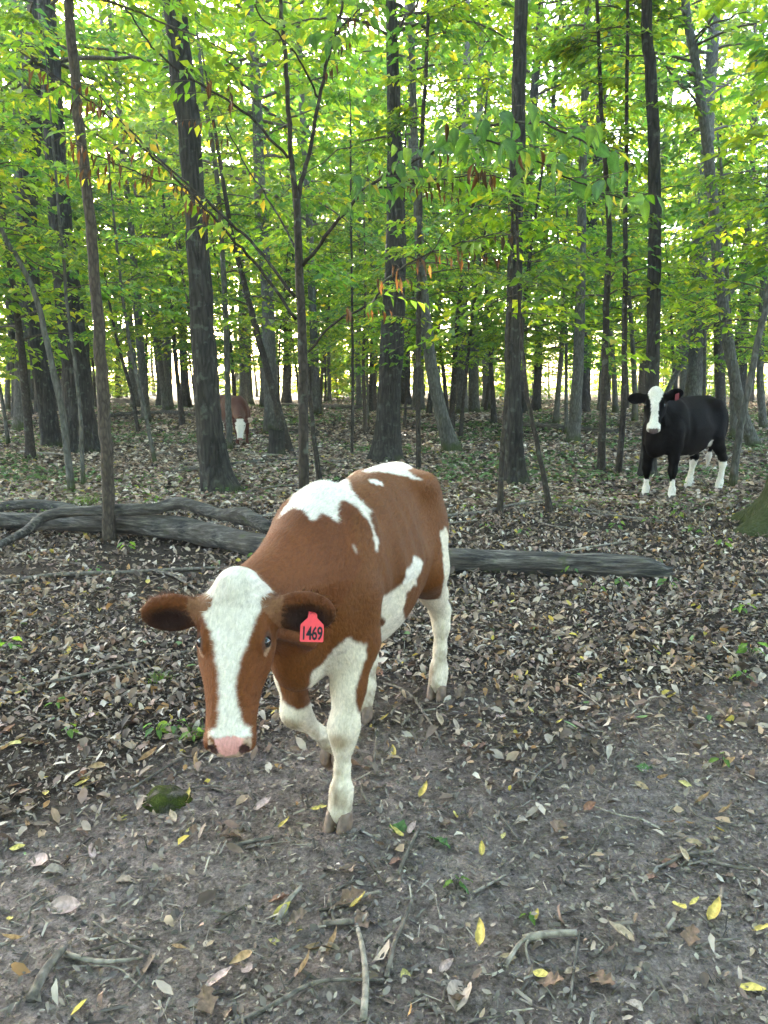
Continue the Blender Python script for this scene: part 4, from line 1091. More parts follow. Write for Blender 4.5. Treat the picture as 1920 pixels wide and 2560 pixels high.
# low green growth deeper in the wood
g = np.random.default_rng(88)
n = 15000
y = 7.5 + 34 * g.random(n) ** 1.4; x = (g.random(n) * 2 - 1) * (.58 * y + 1)
k = vnoise(x * .4 + 9, y * .4, seed=90) * .7 + .3 * vnoise(x * 1.6, y * 1.6, seed=91)
m = (k > .53) & ~((x < 1.2) & (x > -3.5) & (y < 9)); x, y = x[m], y[m]; n = len(x)
pos = np.stack([x, y, gh(x, y) + .02 + .10 * g.random(n) ** 1.5], 1); az = g.random(n) * 6.283
col = np.array([[.085, .15, .045], [.12, .20, .05], [.10, .16, .08]])[g.integers(0, 3, n)] * (.7 + .6 * g.random((n, 1)))
V, T, C = leaf_quads(pos, np.stack([np.cos(az), np.sin(az), .2 * g.standard_normal(n)], 1), np.array([0, 0, 1.]) + .35 * g.standard_normal((n, 3)), (.035 + .04 * g.random(n)) * (1 + np.clip(y - 12, 0, 30) / 22), col, wid=.6)
obj('ground_cover', make_mesh('ground_cover', V, [T], True, C, M_leaf), label='low green leafy growth spread over the forest floor', category='ground cover', kind='stuff')
# ------------------------------------------------------------------ cows: one continuous skin from a signed distance field
def smin(a, b, k):
    h = np.maximum(k - np.abs(a - b), 0) / k
    return np.minimum(a, b) - h * h * k * .25

def unit(a):
    a = np.asarray(a, dtype=np.float64); return a / np.linalg.norm(a)

class Field:
    def __init__(s): s.p = []; s.cuts = []
    def _box(s, pts, m):
        pts = np.asarray(pts); return pts.min(0) - m, pts.max(0) + m
    def cone(s, a, b, r1, r2, k, part):
        a = np.asarray(a, dtype=np.float32); b = np.asarray(b, dtype=np.float32); ab = b - a; L2 = float(ab @ ab) + 1e-9
        def f(P):
            q = P - a
            t = np.clip(q @ ab / L2, 0, 1)
            d = q - t[:, None] * ab
            return np.sqrt((d * d).sum(1)) - (r1 + (r2 - r1) * t)
        lo, hi = s._box([a, b], max(r1, r2)); s.p.append((f, k, part, lo, hi))
    def chain(s, pts, rad, k, part):
        for i in range(len(pts) - 1): s.cone(pts[i], pts[i + 1], rad[i], rad[i + 1], k, part)
    def ell(s, c, r, k, part, M=None, cut=False):
        c = np.asarray(c, dtype=np.float32); r = np.asarray(r, dtype=np.float32)
        M = None if M is None else np.asarray(M, dtype=np.float32)      # rows = axes
        def f(P):
            q = P - c
            if M is not None: q = q @ M.T
            a = q / r; k0 = np.sqrt((a * a).sum(1)); b = a / r; k1 = np.sqrt((b * b).sum(1)) + 1e-9
            return k0 * (k0 - 1) / k1
        lo, hi = c - r.max(), c + r.max()
        (s.cuts if cut else s.p).append((f, k, part, lo, hi))
    def loft(s, org, M, tab, k, part, expo=2.0, egg_top=0.0, egg_bot=0.0, extra=None):
        """tab rows: (s, half width, top, bottom) along axis M[0]; M[1] = left, M[2] = up"""
        org = np.asarray(org, dtype=np.float32); M = np.asarray(M, dtype=np.float32); tab = np.asarray(tab, dtype=np.float64)
        sd = np.linspace(tab[0, 0], tab[-1, 0], 120)
        # smooth the station table
        fine = np.stack([np.interp(sd, tab[:, 0], tab[:, c]) for c in (1, 2, 3)], 1)
        for _ in range(10):
            fine[1:-1] = .5 * fine[1:-1] + .25 * (fine[:-2] + fine[2:])
        def f(P):
            q = (P - org) @ M.T
            x = np.clip(q[:, 0], sd[0], sd[-1])
            wv = np.interp(x, sd, fine[:, 0]); tp = np.interp(x, sd, fine[:, 1]); bt = np.interp(x, sd, fine[:, 2])
            c = (tp + bt) / 2; h = (tp - bt) / 2
            z = (q[:, 2] - c) / h
            we = wv * (1 - egg_top * np.clip(z, 0, 1.2) - egg_bot * np.clip(-z, 0, 1.2))
            y = q[:, 1] / we
            e = (np.abs(y) ** expo + np.abs(z) ** expo) ** (1 / expo)
            d = (e - 1) * np.minimum(we, h)
            if extra is not None: d = d + extra(q)
            dx = q[:, 0] - x
            return np.where(d > 0, np.sqrt(d * d + dx * dx), np.maximum(d, np.abs(dx) + d * 0 - .0) * (np.abs(dx) > 1e-7) + d * (np.abs(dx) <= 1e-7))
        c8 = []
        for t in (tab[0], tab[-1]):
            for yy in (-1, 1):
                for zz in (2, 3):
                    m = tab[:, 1].max()
                    c8.append(org + M[0] * t[0] + M[1] * yy * m + M[2] * (tab[:, 2].max() if zz == 2 else tab[:, 3].min()))
        lo, hi = s._box(c8, .02); s.p.append((f, k, part, lo, hi))
    def eval(s, P, want_part=False):
        P = np.asarray(P, dtype=np.float32)
        d = np.full(len(P), 1.0, dtype=np.float32); best = np.full(len(P), 9.0, dtype=np.float32); part = np.zeros(len(P), dtype=np.int8)
        lo, hi = P.min(0), P.max(0)
        for f, k, pt, a, b in s.p:
            if np.any(a - .14 > hi) or np.any(b + .14 < lo): continue
            v = f(P).astype(np.float32)
            d = smin(d, v, k)
            if want_part:
                m = v < best; best[m] = v[m]; part[m] = pt
        for f, k, pt, a, b in s.cuts:
            if np.any(a - .05 > hi) or np.any(b + .05 < lo): continue
            d = -smin(-d, f(P).astype(np.float32), k)
        return (d, part) if want_part else d
    def skin(s, h):
        lo = np.min([p[3] for p in s.p], 0) - .05; hi = np.max([p[4] for p in s.p], 0) + .05
        B = 8
        nb = np.ceil((hi - lo) / (h * B)).astype(int)
        ax = [lo[i] + (np.arange(nb[i]) + .5) * h * B for i in range(3)]
        C = np.stack(np.meshgrid(*ax, indexing='ij'), -1).reshape(-1, 3)
        dc = np.concatenate([s.eval(c) for c in np.array_split(C, 24)])
        near = np.abs(dc) < h * B * 1.55
        n = nb * B + 1
        D = np.empty(n, dtype=np.float32)
        blk = np.where(dc < 0, -1.0, 1.0).reshape(nb)
        D[:-1, :-1, :-1] = np.repeat(np.repeat(np.repeat(blk, B, 0), B, 1), B, 2)
        D[-1] = 1; D[:, -1] = 1; D[:, :, -1] = 1
        idx = np.argwhere(near.reshape(nb))
        off = np.stack(np.meshgrid(*[np.arange(B + 1)] * 3, indexing='ij'), -1).reshape(-1, 3)
        for part in np.array_split(idx, max(1, len(idx) // 120)):
            g = (part[:, None] * B + off[None]).reshape(-1, 3)
            D[g[:, 0], g[:, 1], g[:, 2]] = s.eval(lo + g * h)
        S = D < 0
        cnt = np.zeros([m - 1 for m in n], dtype=np.int8)
        for a in (0, 1):
            for b in (0, 1):
                for c in (0, 1):
                    cnt += S[a:n[0] - 1 + a, b:n[1] - 1 + b, c:n[2] - 1 + c]
        act = (cnt > 0) & (cnt < 8)
        cells = np.argwhere(act); ids = np.full(act.shape, -1, dtype=np.int64); ids[act] = np.arange(len(cells))
        co = np.array([[a, b, c] for a in (0, 1) for b in (0, 1) for c in (0, 1)])
        vals = np.stack([D[cells[:, 0] + a, cells[:, 1] + b, cells[:, 2] + c] for a, b, c in co], 1)
        acc = np.zeros((len(cells), 3)); num = np.zeros(len(cells))
        for i in range(8):
            for j in range(i + 1, 8):
                if np.abs(co[i] - co[j]).sum() != 1: continue
                m = (vals[:, i] < 0) != (vals[:, j] < 0)
                t = vals[m, i] / (vals[m, i] - vals[m, j])
                acc[m] += co[i] + t[:, None] * (co[j] - co[i]); num[m] += 1
        V = lo + (cells + acc / num[:, None]) * h
        F = []
        for axn in range(3):
            e0 = np.take(S, range(0, n[axn] - 1), axn); e1 = np.take(S, range(1, n[axn]), axn)
            w = np.argwhere(e0 != e1)
            a1, a2 = (axn + 1) % 3, (axn + 2) % 3
            ok = (w[:, a1] > 0) & (w[:, a2] > 0) & (w[:, a1] < n[a1] - 1) & (w[:, a2] < n[a2] - 1); w = w[ok]
            def cell(d1, d2):
                c = w.copy(); c[:, a1] -= d1; c[:, a2] -= d2
                return ids[c[:, 0], c[:, 1], c[:, 2]]
            q = np.stack([cell(1, 1), cell(0, 1), cell(0, 0), cell(1, 0)], 1)
            inside = S[w[:, 0], w[:, 1], w[:, 2]]
            q[~inside] = q[~inside][:, ::-1]
            F.append(q)
        F = np.concatenate(F); F = F[(F >= 0).all(1)]
        # relax a little, then read which part every vertex belongs to
        for _ in range(2):
            sm = np.zeros_like(V); ct = np.zeros(len(V))
            for a, b in ((0, 1), (1, 2), (2, 3), (3, 0)):
                np.add.at(sm, F[:, a], V[F[:, b]]); np.add.at(ct, F[:, a], 1)
            V = .6 * V + .4 * sm / np.maximum(ct, 1)[:, None]
        part = np.concatenate([s.eval(c, True)[1] for c in np.array_split(V, 40)])
        fn = np.cross(V[F[:, 2]] - V[F[:, 0]], V[F[:, 3]] - V[F[:, 1]])
        Nn = np.zeros_like(V)
        for a in range(4): np.add.at(Nn, F[:, a], fn)
        Nn /= np.linalg.norm(Nn, axis=1)[:, None] + 1e-12
        return V, F, part, Nn, np.linalg.norm(fn, axis=1) / 2

TORSO, NECK, HEAD, EARL, EARR, FL, FR, HL, HR, TAIL = range(10)

TORSO_TAB = [(-.70, .03, .99, .90), (-.665, .095, 1.045, .78), (-.60, .15, 1.095, .66), (-.48, .195, 1.135, .57), (-.36, .215, 1.14, .53), (-.20, .235, 1.142, .475),
             (-.02, .25, 1.132, .445), (.14, .248, 1.118, .45), (.28, .225, 1.108, .475), (.40, .195, 1.10, .50), (.52, .165, 1.05, .53), (.62, .12, .98, .58), (.70, .04, .86, .68)]
HEAD_TAB = [(-.035, .035, .000, -.05), (-.01, .076, .022, -.085), (.04, .105, .030, -.125), (.10, .117, .034, -.158), (.165, .119, .033, -.170), (.22, .108, .028, -.162), (.28, .090, .020, -.138),
            (.34, .078, .012, -.115), (.40, .074, .006, -.104), (.445, .077, -.002, -.100), (.475, .068, -.014, -.094), (.49, .030, -.035, -.068)]
FRONT_R = [.115, .088, .056, .046, .033, .0225, .034, .032, .040]
HIND_R = [.13, .115, .062, .046, .036, .027, .037, .034, .041]

def cow_field(poll, U, legs, hs=.95, ears=None, roll=0.0, tail=True, rib=.7):
    F = Field()
    I = np.eye(3)
    ribs = lambda q: rib * .0035 * np.sin(q[:, 0] * 62 + q[:, 2] * 9) * np.exp(-((q[:, 0] + .02) / .24) ** 2) * np.exp(-((q[:, 2] - .84) / .2) ** 2)
    F.loft((0, 0, 0), I, TORSO_TAB, .05, TORSO, 2.15, .30, .06, ribs)
    for s in (1, -1):
        F.ell((-.37, .150 * s, 1.045), (.09, .045, .045), .10, TORSO)            # hook bones
        F.ell((-.645, .08 * s, .965), (.05, .04, .06), .06, TORSO)              # pin bones
        F.ell((.41, .135 * s, .83), (.105, .058, .25), .07, TORSO, [unit((.94, 0, .34)), (0, 1, 0), unit((-.34, 0, .94))])   # shoulder blade
        F.ell((.52, .13 * s, .72), (.085, .06, .11), .07, TORSO)                # point of shoulder
        F.ell((-.46, .135 * s, .80), (.19, .085, .25), .08, TORSO)              # thigh
    F.ell((.58, 0, .62), (.13, .085, .14), .09, TORSO)                           # brisket
    for s in (1, -1):
        F.ell((.235, .262 * s, .74), (.022, .034, .24), .07, TORSO, cut=True)     # groove behind the shoulder
        F.ell((-.235, .262 * s, .93), (.09, .05, .09), .10, TORSO, cut=True)      # hollow of the flank
        F.ell((-.56, .215 * s, .80), (.025, .03, .16), .06, TORSO, cut=True)      # groove of the thigh
    # neck
    U = unit(U); h = unit((U[0], U[1], 0)); V = np.array([-h[1], h[0], 0]); W = np.cross(U, V)
    if roll:
        V, W = V * math.cos(roll) + W * math.sin(roll), W * math.cos(roll) - V * math.sin(roll)
    HM = np.stack([U, V, W]); poll = np.asarray(poll, dtype=np.float64)
    A = np.array([.36, 0, .865]); Bn = poll + hs * (U * .055 - W * .062)
    ax = Bn - A; Ln = np.linalg.norm(ax); ax /= Ln
    lv = unit(np.cross((0, 0, 1), ax)); uv = np.cross(ax, lv)
    F.loft(A, np.stack([ax, lv, uv]), [(0, .185, .235, -.25), (.22 * Ln, .165, .215, -.225), (.45 * Ln, .135, .175, -.175), (.70 * Ln, .108, .135, -.14), (.88 * Ln, .092, .11, -.115), (Ln, .080, .085, -.09), (Ln + .05, .04, .04, -.04)], .10, NECK, 2.1, .25, .2)
    thr = poll + hs * (U * .14 - W * .15)
    F.chain([(.62, 0, .545), (A + ax * Ln * .45 - uv * .20), thr - ax * .10 + uv * .02], [.035, .022, .028], .07, NECK)      # dewlap
    for s in (1, -1):                                                              # skin folds of the throat
        for m_, dz in ((.0, 0), (.10, .035)):
            p0 = A + ax * Ln * (.86 - m_) - uv * .09 + lv * .070 * s; p1 = A + ax * Ln * (.52 - m_) - uv * (.19 - dz) + lv * .085 * s
            F.cone(p0, p1, .008, .012, .045, NECK)
    # head
    def H(a, b, c): return poll + hs * (U * a + V * b + W * c)
    tab = [tuple(hs * x for x in r) for r in HEAD_TAB]
    F.loft(poll, HM, tab, .06, HEAD, 2.35, .20, .22)
    S = hs
    for s in (1, -1):
        F.ell(H(.140, .079 * s, .004), np.array((.045, .018, .018)) * S, .03 * S, HEAD, HM)     # brow
        F.ell(H(.165, .086 * s, -.014), np.array((.034, .023, .027)) * S, .012 * S, HEAD, HM)   # eyelids
        F.ell(H(.16, .064 * s, -.105), np.array((.085, .026, .055)) * S, .05 * S, HEAD, HM)     # cheek
        F.ell(H(.450, .045 * s, -.030), np.array((.028, .023, .030)) * S, .02 * S, HEAD, HM)    # nostril wing
        F.ell(H(.474, .046 * s, -.030), np.array((.030, .013, .022)) * S, .008 * S, HEAD, HM, cut=True)
        F.ell(H(.168, .108 * s, -.001), np.array((.0215, .018, .0160)) * S, .006 * S, HEAD, HM, cut=True)
        F.ell(H(.43, .060 * s, -.074), np.array((.045, .006, .004)) * S, .006 * S, HEAD, HM, cut=True)   # mouth line
    F.ell(H(.425, 0, -.085), np.array((.045, .042, .026)) * S, .03 * S, HEAD, HM)               # chin
    F.ell(H(-.005, 0, .010), np.array((.05, .060, .038)) * S, .04 * S, HEAD, HM)                # poll knob
    ears = ears or {}
    for s, part in ((1, EARL), (-1, EARR)):
        e1, e3 = ears.get(s, ((.0, 1, -.15), (.5, 0, .6)))         # ear direction and opening, in head axes (U, V*s, W)
        e1 = unit(e1[0] * U + e1[1] * s * V + e1[2] * W); e3 = e3[0] * U + e3[1] * s * V + e3[2] * W
        e3 = unit(e3 - e1 * (e3 @ e1)); e2 = np.cross(e3, e1)
        b = H(.062, .092 * s, -.032)
        F.cone(b - e1 * .035, b + e1 * .055 * S, .040 * S, .030 * S, .04 * S, part)
        M = np.stack([e1, e2, e3])
        F.ell(b + e1 * .112 * S, np.array((.098, .068, .032)) * S, .025 * S, part, M)
        F.ell(b + e1 * .118 * S - e2 * s * .018 * S + e3 * .033 * S, np.array((.076, .046, .026)) * S, .026 * S, part, M, cut=True)
    # legs
    for key, part in (('FL', FL), ('FR', FR)):
        F.chain(legs[key], FRONT_R, .030, part)
        kn = np.array(legs[key][3]); F.ell(kn + np.array((.012, 0, -.008)), (.040, .047, .052), .03, part)
        ft = np.array(legs[key][6])
        for s in (1, -1): F.cone(ft + np.array((-.02, .018 * s, -.005)), ft + np.array((-.042, .020 * s, -.022)), .012, .007, .012, part)
    for key, part in (('HL', HL), ('HR', HR)):
        F.chain(legs[key], HIND_R, .035, part)
        ft = np.array(legs[key][6])
        for s in (1, -1): F.cone(ft + np.array((-.02, .018 * s, -.005)), ft + np.array((-.044, .020 * s, -.022)), .012, .007, .012, part)
        hk = np.array(legs[key][3]); F.cone(hk, hk + np.array((-.045, 0, .055)), .03, .018, .03, part)
    if tail:
        F.chain([(-.66, 0, 1.05), (-.72, -.01, 1.0), (-.745, -.02, .85), (-.75, -.06, .62), (-.75, -.09, .50)], [.03, .026, .02, .015, .016], .03, TAIL)
        F.chain([(-.75, -.09, .50), (-.755, -.11, .40), (-.76, -.13, .26)], [.018, .036, .008], .02, TAIL)
    return F, HM, poll

def front_leg(y, hoof_x, lift=None):
    s = 1 if y > 0 else -1
    d = hoof_x - .50
    return [(.45, .125 * s, .78), (.445 + .15 * d, .145 * s, .615), (.47 + .45 * d, .147 * s, .47), (.485 + .70 * d, y, .345), (.49 + .78 * d, y, .285), (.49 + .86 * d, y, .20), (.49 + .95 * d, y, .125), (.495 + d, y, .085), (.505 + d, y, .058)]

def hind_leg(y, hoof_x):
    s = 1 if y > 0 else -1
    d = hoof_x + .50
    return [(-.44, .10 * s, .86), (-.36 + .2 * d, .145 * s, .68), (-.50 + .5 * d, .155 * s, .52), (-.585 + .75 * d, y * .95, .405), (-.575 + .8 * d, y, .33), (-.555 + .88 * d, y, .22), (-.535 + .95 * d, y, .13), (-.52 + d, y, .088), (-.505 + d, y, .058)]

def claw_mesh(name, mat):
    """one half of a cloven hoof, toe along +x, standing on z = 0"""
    th = np.linspace(0, 2 * np.pi, 14, endpoint=False)
    rings = []
    for z, lx, wy, cx in ((0, .052, .0215, .012), (.006, .053, .0225, .012), (.03, .047, .0222, .005), (.056, .041, .0205, -.002), (.068, .034, .016, -.004)):
        x = cx + lx * np.cos(th) * (1 - .12 * (np.cos(th) < 0)); y = wy * np.sign(np.sin(th)) * np.abs(np.sin(th)) ** .75
        rings.append(np.stack([x, y * (1 - .25 * np.maximum(np.cos(th), 0) ** 3), np.full_like(x, z)], 1))
    V = np.vstack(rings + [[[.01, 0, 0]], [[-.005, 0, .064]]]); n = 14
    i = np.arange(4)[:, None] * n; j = np.arange(n)[None]; k = (j + 1) % n
    Q = np.stack([i + j, i + k, i + n + k, i + n + j], -1).reshape(-1, 4)
    j = j[0]; k = k[0]
    T = np.vstack([np.stack([np.full(n, 5 * n), k, j], 1), np.stack([np.full(n, 5 * n + 1), 4 * n + j, 4 * n + k], 1)])
    return make_mesh(name, V, [Q, T], True, None, mat)

def coat_mat():
    m, t, p, out = new_mat('cow_coat')
    a = N(t, 'Attribute'); a.attribute_name = 'tint'
    tc = N(t, 'TexCoord')
    mp = N(t, 'Mapping'); mp.inputs['Scale'].default_value = (.25, 1, .45); t.links.new(tc.outputs['Object'], mp.inputs[0])
    n = N(t, 'TexNoise', Scale=150.0, Detail=5.0, Roughness=.6); t.links.new(mp.outputs[0], n.inputs[0])
    n2 = N(t, 'TexNoise', Scale=7.0, Detail=4.0); t.links.new(tc.outputs['Object'], n2.inputs[0])
    c = mixc(t, .55, a.outputs['Color'], ramp(t, n.outputs[0], [(.3, (.60, .58, .56)), (.7, (1.25, 1.25, 1.25))]), 'MULTIPLY')
    c = mixc(t, .6, c, ramp(t, n2.outputs[0], [(.3, (.80, .77, .74)), (.7, (1.1, 1.1, 1.1))]), 'MULTIPLY')
    t.links.new(c, p.inputs['Base Color'])
    p.inputs['Roughness'].default_value = .62
    p.inputs['Specular IOR Level'].default_value = .16
    p.inputs['Sheen Weight'].default_value = .04
    p.inputs['Sheen Roughness'].default_value = .4
    b = N(t, 'Bump', Strength=.6, Distance=.008); t.links.new(n.outputs[0], b.inputs['Height']); t.links.new(b.outputs[0], p.inputs['Normal'])
    return m
M_coat = coat_mat()
M_black = coat_mat(); M_black.name = 'black_coat'
_p = M_black.node_tree.nodes['Principled BSDF']; _p.inputs['Sheen Weight'].default_value = 0; _p.inputs['Specular IOR Level'].default_value = .04; _p.inputs['Roughness'].default_value = .7
def plain_mat(name, col, rough=.5, spec=.5, noise=0.0, scale=40):
    m, t, p, out = new_mat(name)
    if noise:
        tc = N(t, 'TexCoord'); n = N(t, 'TexNoise', Scale=scale, Detail=5.0); t.links.new(tc.outputs['Object'], n.inputs[0])
        t.links.new(mixc(t, noise, col, ramp(t, n.outputs[0], [(.3, tuple(x * .45 for x in col)), (.7, tuple(min(1, x * 1.5) for x in col))])), p.inputs['Base Color'])
    else: p.inputs['Base Color'].default_value = (*col, 1)
    p.inputs['Roughness'].default_value = rough; p.inputs['Specular IOR Level'].default_value = spec
    return m
M_hoof = plain_mat('hoof_horn', (.17, .108, .076), .55, .4, .8, 30)
M_darkhoof = plain_mat('dark_hoof_horn', (.10, .075, .055), .6, .3, .7, 30)
M_eye = plain_mat('eye', (.008, .006, .006), .08, .8)
M_tag = plain_mat('tag_plastic', (.78, .045, .06), .45, .4, .15, 60)
M_ink = plain_mat('tag_ink', (.008, .008, .012), .6, .3)

def inpoly(x, y, poly):
    poly = np.asarray(poly, dtype=np.float64); r = np.zeros(len(x), dtype=bool)
    x0, y0 = poly[-1]
    for x1, y1 in poly:
        if y1 != y0:
            c = ((y1 > y) != (y0 > y)) & (x < (x0 - x1) * (y - y1) / (y0 - y1) + x1)
            r ^= c
        x0, y0 = x1, y1
    return r

BROWN = np.array([.130, .0425, .0085]); WHITE = np.array([.71, .645, .57]); PINK = np.array([.62, .30, .27]); EARIN = np.array([.030, .014, .011])

def hair_mesh(V, F, part, Nn, area, col, n, flow, length, width=.0011, seed=1):
    g = np.random.default_rng(seed)
    f = g.choice(len(F), n, p=area / area.sum())
    w = g.random((n, 4)) + .05; w /= w.sum(1)[:, None]
    P = (V[F[f]] * w[..., None]).sum(1); nn = (Nn[F[f]] * w[..., None]).sum(1); nn /= np.linalg.norm(nn, axis=1)[:, None]
    c = (col[F[f]] * w[..., None]).sum(1) * (.74 + .48 * g.random((n, 1)))
    vi = F[f, 0]
    d = flow[vi] + .28 * g.standard_normal((n, 3))
    d = d - nn * (d * nn).sum(1)[:, None]; d /= np.linalg.norm(d, axis=1)[:, None] + 1e-9
    ln = (length[vi] * (.6 + .8 * g.random(n)))[:, None]
    s = np.cross(nn, d) * width / 2
    lift = (.18 + .2 * g.random((n, 1)))
    tip = P + (d * (1 - lift) + nn * lift) * ln
    mid = P + (d * .5 + nn * (lift * .9)) * ln * .6
    base = P - nn * .001
    Vh = np.stack([base + s, base - s, mid - s * .8, mid + s * .8, tip], 1).reshape(-1, 3)
    i = np.arange(n)[:, None] * 5
    Q = i + np.array([[0, 1, 2, 3]]); T = i + np.array([[3, 2, 4]])
    me = make_mesh('coat_hair', Vh, [T, Q], True, np.repeat(c, 5, 0), M_coat)
    me.normals_split_custom_set_from_vertices(np.repeat(nn, 5, 0).astype(np.float32))
    return me

def add_hooves(root, legs, dx, mats, tilt=None):
    cm = {}
    for key, m in mats.items():
        if m.name not in cm: cm[m.name] = claw_mesh('claw', m)
        x, y, z = legs[key][-1]
        px, py, pz = legs[key][-3]
        rot = (0, 0, 0) if not (tilt and key in tilt) else tilt[key]
        for s in (1, -1):
            o = obj('hoof', cm[m.name], root, loc=(x + .004, y + .0232 * s, (z - .058) if not (tilt and key in tilt) else z - .02), rot=rot)
            o.scale = (.98, 1.0, 1.0)

def cow_root(label, O, heading, scale, name='cow'):
    r = empty(name, (O[0], O[1], O[2]), label=label, category='cow')
    r.rotation_euler = (0, 0, heading); r.scale = (scale,) * 3
    return r

def to_local(p, O, heading, scale):
    d = (np.asarray(p) - np.asarray(O)) / scale; c, s = math.cos(heading), math.sin(heading)
    return np.stack([d[..., 0] * c + d[..., 1] * s, -d[..., 0] * s + d[..., 1] * c, d[..., 2]], -1)
def to_world(p, O, heading, scale):
    c, s = math.cos(heading), math.sin(heading); p = np.asarray(p) * scale
    return np.stack([p[..., 0] * c - p[..., 1] * s, p[..., 0] * s + p[..., 1] * c, p[..., 2]], -1) + np.asarray(O)

def z3(pts): return [(680 + x * .29393, 1130 + y * .29393) for x, y in pts]
def z1(pts): return [(620 + x * .25316, 1560 + y * .25316) for x, y in pts]
def z2(pts): return [(340 + x * .33755, 1400 + y * .33755) for x, y in pts]
P_withers = z3([(160,480),(150,440),(240,330),(430,240),(620,205),(650,255),(680,330),(720,390),(790,450),(850,495),(820,520),(840,590),(870,680),(905,760),(910,790),(890,850),(875,800),(860,720),(840,640),(815,580),(760,510),(700,450),(640,420),(600,410),(560,460),(555,530),(570,600),(510,575),(450,530),(410,515),(370,575),(320,575),(280,530),(250,490)])
P_spot = z3([(820,230),(880,235),(930,255),(950,290),(890,280),(840,255)])
P_rump = z3([(800,180),(900,110),(1000,60),(1100,50),(1200,90),(1190,140),(1150,150),(1190,190),(1280,240),(1180,225),(1100,200),(1000,180),(900,165)])
P_sliver = z3([(680,780),(700,800),(725,870),(705,835)])
P_flank = z3([(1215,890),(1240,895),(1285,940),(1265,1010),(1230,1075),(1235,1140),(1205,1125),(1170,1180),(1140,1185),(1135,1260),(1110,1340),(1120,1400),(1150,1460),(1200,1480),(1260,1455),(1310,1440),(1400,1500),(1400,1800),(860,1800),(890,1560),(915,1500),(960,1460),(965,1430),(940,1410),(915,1360),(905,1290),(920,1240),(1000,1200),(1060,1160),(1100,1130),(1140,1060),(1140,1000),(1190,960),(1200,900)])
P_hind = z3([(1430,680),(1480,640),(1560,900),(1560,1100),(1560,2300),(1250,2300),(1290,1450),(1310,1440),(1390,1320),(1440,1200),(1465,1080),(1455,850)])
P_chest = z1([(580,690),(640,480),(780,340),(880,215),(1000,130),(1050,170),(1180,215),(1170,310),(1130,420),(1100,520),(1060,650),(1060,720),(1085,850),(1140,950),(1140,2400),(650,2400),(760,900),(700,720)])
P_forebrown = z1([(300,300),(430,400),(600,400),(640,700),(600,810),(520,850),(430,830),(350,770),(300,600)])
P_blaze = z2([(470,235),(490,130),(600,60),(680,30),(760,40),(850,70),(960,130),(1025,215),(990,290),(930,370),(880,440),(850,530),(820,640),(790,690),(765,760),(745,850),(735,960),(745,1060),(765,1120),(780,1190),(800,1215),(840,1240),(855,1300),(800,1325),(700,1310),(600,1315),(550,1315),(545,1270),(600,1230),(610,1150),(610,1050),(620,950),(610,850),(590,750),(580,640),(570,580),(540,500),(490,400),(500,300)])
P_nose = z2([(580,1335),(640,1312),(740,1306),(805,1320),(795,1360),(750,1430),(660,1460),(615,1430)])
P_lip = z2([(535,1240),(545,1325),(600,1420),(660,1455),(740,1430),(800,1340),(850,1310),(860,1370),(800,1480),(600,1500),(530,1420)])

